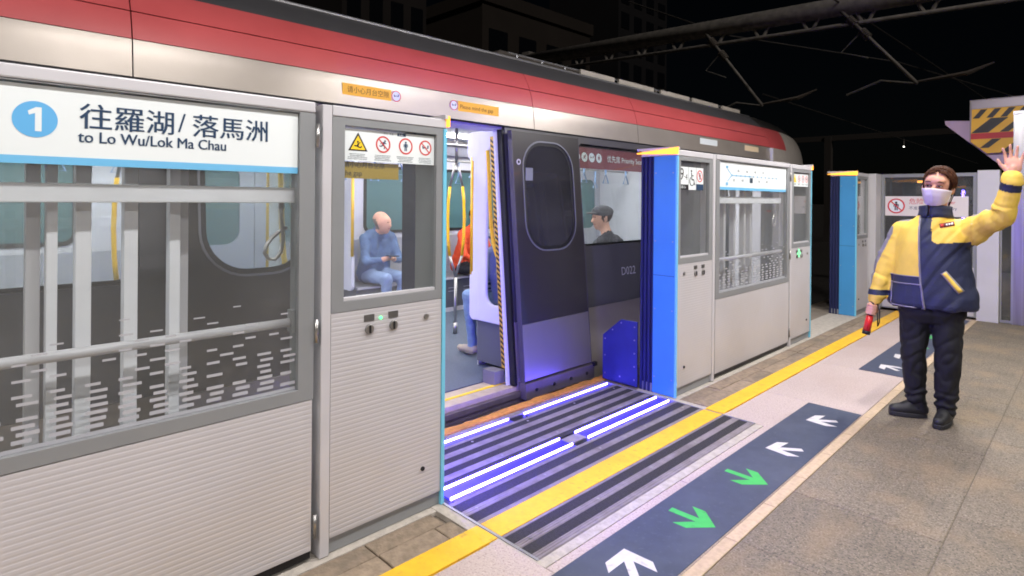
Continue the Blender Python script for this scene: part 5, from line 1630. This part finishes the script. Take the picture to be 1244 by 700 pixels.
def jstrip(p, q, w, m, name, out=0.003):
    p, q = Vector((p[0], 0, p[1])), Vector((q[0], 0, q[1])); d = (q-p).normalized(); s = Vector((-d.z, 0, d.x))*w/2
    b = MB(); n = 8; vs = []
    for i in range(n+1):
        c = p.lerp(q, i/n)
        for sg in (-1, 1): e = c+s*sg; vs.append(onj(e.x, e.z, out))
    b.add(vs, [(2*i, 2*i+1, 2*i+3, 2*i+2) for i in range(n)])
    o = b.build(name, m, jk, smooth=True)
    sd = o.modifiers.new('s', 'SOLIDIFY'); sd.thickness = 0.003; sd.offset = 1
    return o
jstrip((1.460, 0.985), (1.548, 0.865), 0.036, grey_j, 'pocket_border')
jstrip((1.463, 0.981), (1.545, 0.869), 0.022, yel_j, 'pocket_welt', 0.006)
jstrip((1.432, 1.273), (1.500, 1.290), 0.026, mat('maroon badge', (110, 36, 34), 0.5), 'badge', 0.003)
jstrip((1.436, 1.274), (1.450, 1.2775), 0.018, mat('badge red', (200, 50, 44), 0.5), 'badge_emblem', 0.006)
for q in range(3):
    xq = 1.462+0.012*q
    jstrip((xq, 1.2805+0.003*q), (xq+0.008, 1.2825+0.003*q), 0.011, white_print, 'badge_lettering', 0.006)

# trousers
trs = mat('black trousers', (15, 16, 21), 0.75, var=0.12, vscale=12, bump=0.15, bscale=250)
ps = [loft_mesh([(0.64, 1.378, 4.66, 0.155, 0.10), (0.70, 1.375, 4.66, 0.185, 0.128), (0.80, 1.375, 4.66, 0.190, 0.130), (0.86, 1.375, 4.66, 0.18, 0.12)])]
for (h_, k_, c_, a_) in (((1.288, 4.655, 0.70), (1.282, 4.635, 0.43), (1.288, 4.655, 0.25), (1.293, 4.665, 0.105)), ((1.462, 4.655, 0.70), (1.468, 4.63, 0.43), (1.460, 4.65, 0.25), (1.457, 4.655, 0.105))):
    ps.append(cap_mesh(h_, k_, 0.092, 0.077)); ps.append(cap_mesh(k_, c_, 0.077, 0.068)); ps.append(cap_mesh(c_, a_, 0.068, 0.059))
def tr_wr(p):
    w_ = 0.004*noise.noise(Vector((p.x*9, p.y*9, p.z*6)))+0.002*noise.noise(Vector((p.x*26, p.y*26, p.z*22)))
    if p.z < 0.24: w_ += 0.006*math.sin(p.z*120+4*noise.noise(p*14))*min(1, (0.24-p.z)/0.08)
    w_ -= 0.008*max(0, 1-abs(noise.noise(Vector((p.x*7+p.z*3, p.y*7, p.z*9-p.x*6))))*4)
    return w_
fuse('trousers', ps, 0.008, [trs], guard, None, 3, tr_wr)
piping_m = mat('trouser seam', (60, 60, 68), 0.6)
# shoes
shoe = mat('black shoe', (28, 28, 30), 0.55, var=0.1, vscale=20); sole = mat('dark sole', (40, 40, 42), 0.7)
def shoe_at(heel, toe, name='shoe'):
    h, t = Vector(heel), Vector(toe); d = (t-h); L = d.length; d.normalize(); s = Vector((-d.y, d.x, 0))
    def P(u_, v_, z): return h+d*(u_*L)+s*v_+Vector((0, 0, z))
    sp = [cap_mesh(P(0.14, 0, 0.052), P(0.55, 0, 0.050), 0.040, 0.044), cap_mesh(P(0.55, 0, 0.048), P(0.86, 0, 0.040), 0.043, 0.034),
          cap_mesh(P(0.18, 0, 0.06), P(0.24, 0, 0.115), 0.042, 0.046), cap_mesh(P(0.3, 0, 0.095), P(0.6, 0, 0.06), 0.036, 0.034)]
    so = fuse(name, sp, 0.007, [shoe], guard, None, 3)
    n = 28; top = []
    for i in range(n):
        a = 2*math.pi*i/n
        u_ = 0.5+0.5*math.cos(a); w_ = 0.036+0.012*u_
        top.append(P(u_*1.0, math.copysign(abs(math.sin(a))**0.7, math.sin(a))*w_, 0.001))
    b = MB(); b.poly(top, (0, 0, 0.030)); b.build('sole', sole, so, bevel=0.006)
    b = MB()
    for q in range(4): b.tube([P(0.42+0.07*q, -0.022, 0.098-0.011*q), P(0.42+0.07*q, 0, 0.106-0.011*q), P(0.42+0.07*q, 0.022, 0.098-0.011*q)], 0.003, 6)
    b.build('shoelace', sole, so)
shoe_at((1.352, 4.690, 0), (1.155, 4.585, 0))
shoe_at((1.462, 4.735, 0), (1.438, 4.485, 0))

# torch in her lowered hand
tc = thing('signal_torch', 'red hand torch with black ends held in the lowered hand of the guard', 'torch', tuple(TB))
b = MB(); b.tube([TT+ta*(-0.03), TT+ta*0.085], 0.0175, 16); b.build('handle', black_rub, tc, smooth=True)
b = MB(); b.tube([TT+ta*0.086, TT+ta*0.19], [0.022, 0.024], 16); b.build('lens_tube', mat('red torch plastic', (220, 30, 34), 0.3, coat=0.5), tc, smooth=True)
b = MB(); b.tube([TT+ta*0.191, TT+ta*0.215], [0.026, 0.024], 16); b.build('end_cap', black_rub, tc, smooth=True)
b = MB(); b.tube([TT+ta*(-0.03)+Vector((0.012, 0, 0)), TT+Vector((0.045, -0.01, -0.05)), TT+Vector((0.044, -0.012, -0.12)), TT+Vector((0.034, -0.01, -0.15)), TT+Vector((0.030, 0, -0.06))], 0.004, 6); b.build('wrist_strap', black_rub, tc, smooth=True)

# ------------------------------------------------------------------ seated passengers
def passenger(x, y, face, label, top_m, leg_m, hair_m, lean=0.0, hat=None, hold=None, head_turn=0.0, shoe_m=None, z0=0.05, head_dz=0.0, bald=False):
    """seated figure, hips at (x, y), facing the angle (deg, 0 = +x)"""
    g = thing('person', label, 'person', (x, y, z0+0.42), 'train passengers')
    M = Matrix.Rotation(R(face), 3, 'Z')
    def P(a, s, z): return Vector((x, y, z0))+M @ Vector((a, s, z))
    sh, info = [], []
    def C(a, b_, r0, r1, mi): sh.append(cap_mesh(a, b_, r0, r1, 12, 4)); info.append((a, b_, r0, r1, mi))
    hz_ = 0.51
    sx = lean
    neck = P(sx+0.005, 0, 0.97); head = P(sx+0.06+0.02, 0, 1.135+head_dz)
    for s in (-1, 1):
        C(P(0.0, s*0.08, hz_+0.02), P(0.02+sx*0.5, s*0.075, 0.75), 0.115, 0.11, 1)
        C(P(0.02+sx*0.5, s*0.075, 0.75), P(sx, s*0.10, 0.93), 0.11, 0.085, 1)
        C(P(0.02, s*0.095, hz_), P(0.44, s*0.10, hz_), 0.085, 0.066, 2)
        C(P(0.44, s*0.10, hz_), P(0.40, s*0.09, 0.10), 0.063, 0.043, 2)
        C(P(0.38, s*0.09, 0.045), P(0.55, s*0.10, 0.04), 0.042, 0.036, 3)
        C(P(sx, s*0.17, 0.93), P(0.10+sx, s*0.215, 0.68), 0.058, 0.048, 1)
        C(P(0.10+sx, s*0.215, 0.68), P(0.30, s*0.08, 0.70 if hold else 0.62), 0.046, 0.035, 1)
        C(P(0.31, s*0.07, 0.705 if hold else 0.62), P(0.36, s*0.045, 0.72 if hold else 0.60), 0.033, 0.026, 0)
        for q in range(4): C(P(0.355, s*(0.06-0.012*q), 0.725-0.006*q if hold else 0.605), P(0.385, s*(0.045-0.014*q), 0.735-0.01*q if hold else 0.585), 0.010, 0.009, 0)
    C(neck, head, 0.058, 0.052, 0); C(P(sx, -0.10, 0.955), P(sx, 0.10, 0.955), 0.07, 0.07, 1); C(P(sx, 0, 0.99), P(sx+0.012, 0, 1.01), 0.068, 0.064, 1)
    hm = M @ Matrix.Rotation(R(head_turn), 3, 'Z')
    def HD(a, s, z): return head+hm @ Vector((a, s, z))
    C(HD(0.0, 0, 0.03), HD(-0.02, 0, 0.05), 0.088, 0.088, 0 if bald else 4)
    C(HD(0.03, 0, -0.035), HD(0.035, 0, 0.02), 0.068, 0.074, 0)
    C(HD(0.045, 0, -0.075), HD(0.05, 0, -0.07), 0.04, 0.04, 0)
    C(HD(0.10, 0, 0.0), HD(0.115, 0, -0.025), 0.011, 0.015, 0)
    for s in (-1, 1): C(HD(0.0, s*0.078, -0.01), HD(0.0, s*0.082, 0.015), 0.016, 0.016, 0)
    def cls(p, n_):
        best, mi = 9, 0
        for (a, b_, r0, r1, k) in info:
            d = segdist(p, a, b_, r0, r1)
            if d < best: best, mi = d, k
        if bald and mi == 0:
            q = hm.inverted() @ (p-head)
            if q.x < 0.02 and -0.06 < q.z < 0.055 and abs(q.y) > 0.0: mi = 4 if (q.x < -0.02 or q.z < 0.03) and q.length < 0.14 and q.x < 0.0 else 0
        if mi == 4 and not bald:
            q = hm.inverted() @ (p-head)
            if q.x > 0.045 and q.z < 0.075: mi = 0
        return mi
    fuse('body', sh, 0.013, [skin, top_m, leg_m, shoe_m or black_rub, hair_m], g, cls, 2, lambda p: 0.005*noise.noise(p*11)-0.006*max(0, 1-abs(noise.noise(Vector((p.x*9, p.y*9, p.z*14))))*5)*(p.z < 0.98))
    for s in (-1, 1):
        b = MB(); v, f = ell_mesh(HD(0.094, s*0.03, 0.018), (0.007, 0.011, 0.006), hm, 10, 6); b.add(v, f); b.build('eye', iris, g, smooth=True)
    b = MB(); v, f = ell_mesh(HD(0.092, 0, -0.052), (0.008, 0.022, 0.005), hm, 10, 6); b.add(v, f); b.build('mouth', mat('lip', (160, 92, 84), 0.5), g, smooth=True)
    if hat:
        b = MB(); v, f = ell_mesh(HD(0.0, 0, 0.075), (0.115, 0.105, 0.065), hm, 24, 12); b.add(v, f); h = b.build('flat_cap', hat, g, smooth=True)
        b = MB(); v, f = ell_mesh(HD(0.105, 0, 0.058), (0.065, 0.075, 0.012), hm, 20, 8); b.add(v, f); b.build('cap_brim', hat, h, smooth=True)
    return g, P
denim = mat('light denim', (112, 136, 168), 0.8, var=0.1, vscale=20, bump=0.15, bscale=200)
passenger(-3.62, 3.56, 0, 'bald seated passenger in blue shirt looking at a phone behind the gate glass', mat('blue shirt', (84, 110, 148), 0.85, var=0.15, vscale=12, bump=0.3, bscale=40), mat('pale blue trousers', (128, 150, 186), 0.8), mat('grey hair', (128, 112, 104), 0.7), 0.10, hold=True, bald=True, head_turn=25, head_dz=-0.05)
ph = MB(); ph.box(-3.26, -3.13, 3.50, 3.58, 0.795, 0.806); tag(ph.build('phone', mat('phone dark', (40, 42, 48), 0.2)), 'mobile phone held by the bald passenger in blue', 'phone')
passenger(-3.56, 4.84, 0, 'seated passenger in orange jacket on the far bench inside the open door', mat('orange jacket', (214, 74, 34), 0.75, var=0.08), mat('black jeans', (30, 30, 36), 0.8), hair_b, 0.16, head_turn=-10)
passenger(-1.34, 3.50, 180, 'seated passenger in jeans and grey trainers behind the draught screen by the door', mat('grey blue top', (120, 134, 156), 0.8), denim, hair_b, 0.05, shoe_m=mat('beige trainer', (168, 156, 140), 0.7))
bag = thing('bag', 'blue and white striped bag on the lap of the jeans passenger', 'bag', (-1.66, 3.50, 0.60))
v, f = ell_mesh((-1.60, 3.46, 0.80), (0.12, 0.16, 0.19), None, 28, 40, 0.75)
b = MB(); b.add(v, f)
for i, fc in enumerate(b.f):
    b.m[i] = 1 if (i//28) % 4 < 2 else 0
b.build('bag_body', [mat('bag navy', (56, 76, 118), 0.7), mat('bag white', (214, 218, 226), 0.7)], bag, smooth=True)
b = MB(); b.tube([(-1.60, 3.36, 0.96), (-1.60, 3.38, 1.06), (-1.60, 3.46, 1.09), (-1.60, 3.54, 1.06), (-1.60, 3.56, 0.96)], 0.010, 8); b.build('bag_handle', mat('bag navy', (56, 76, 118), 0.7), bag, smooth=True)
passenger(-1.36, 4.86, 180, 'seated passenger in dark flat cap seen from behind through the train window', mat('dark grey coat', (52, 50, 54), 0.85, var=0.1), mat('black jeans', (30, 30, 36), 0.8), hair_b, -0.02, hat=mat('grey cap cloth', (74, 74, 78), 0.9, var=0.15, vscale=30), head_turn=62, head_dz=0.04)
passenger(-1.36, 6.10, 180, 'seated passenger in grey top behind the wheelchair sticker glass', mat('mid grey top', (110, 108, 108), 0.85, var=0.1), mat('black jeans', (30, 30, 36), 0.8), hair_b, 0.0, head_turn=20)
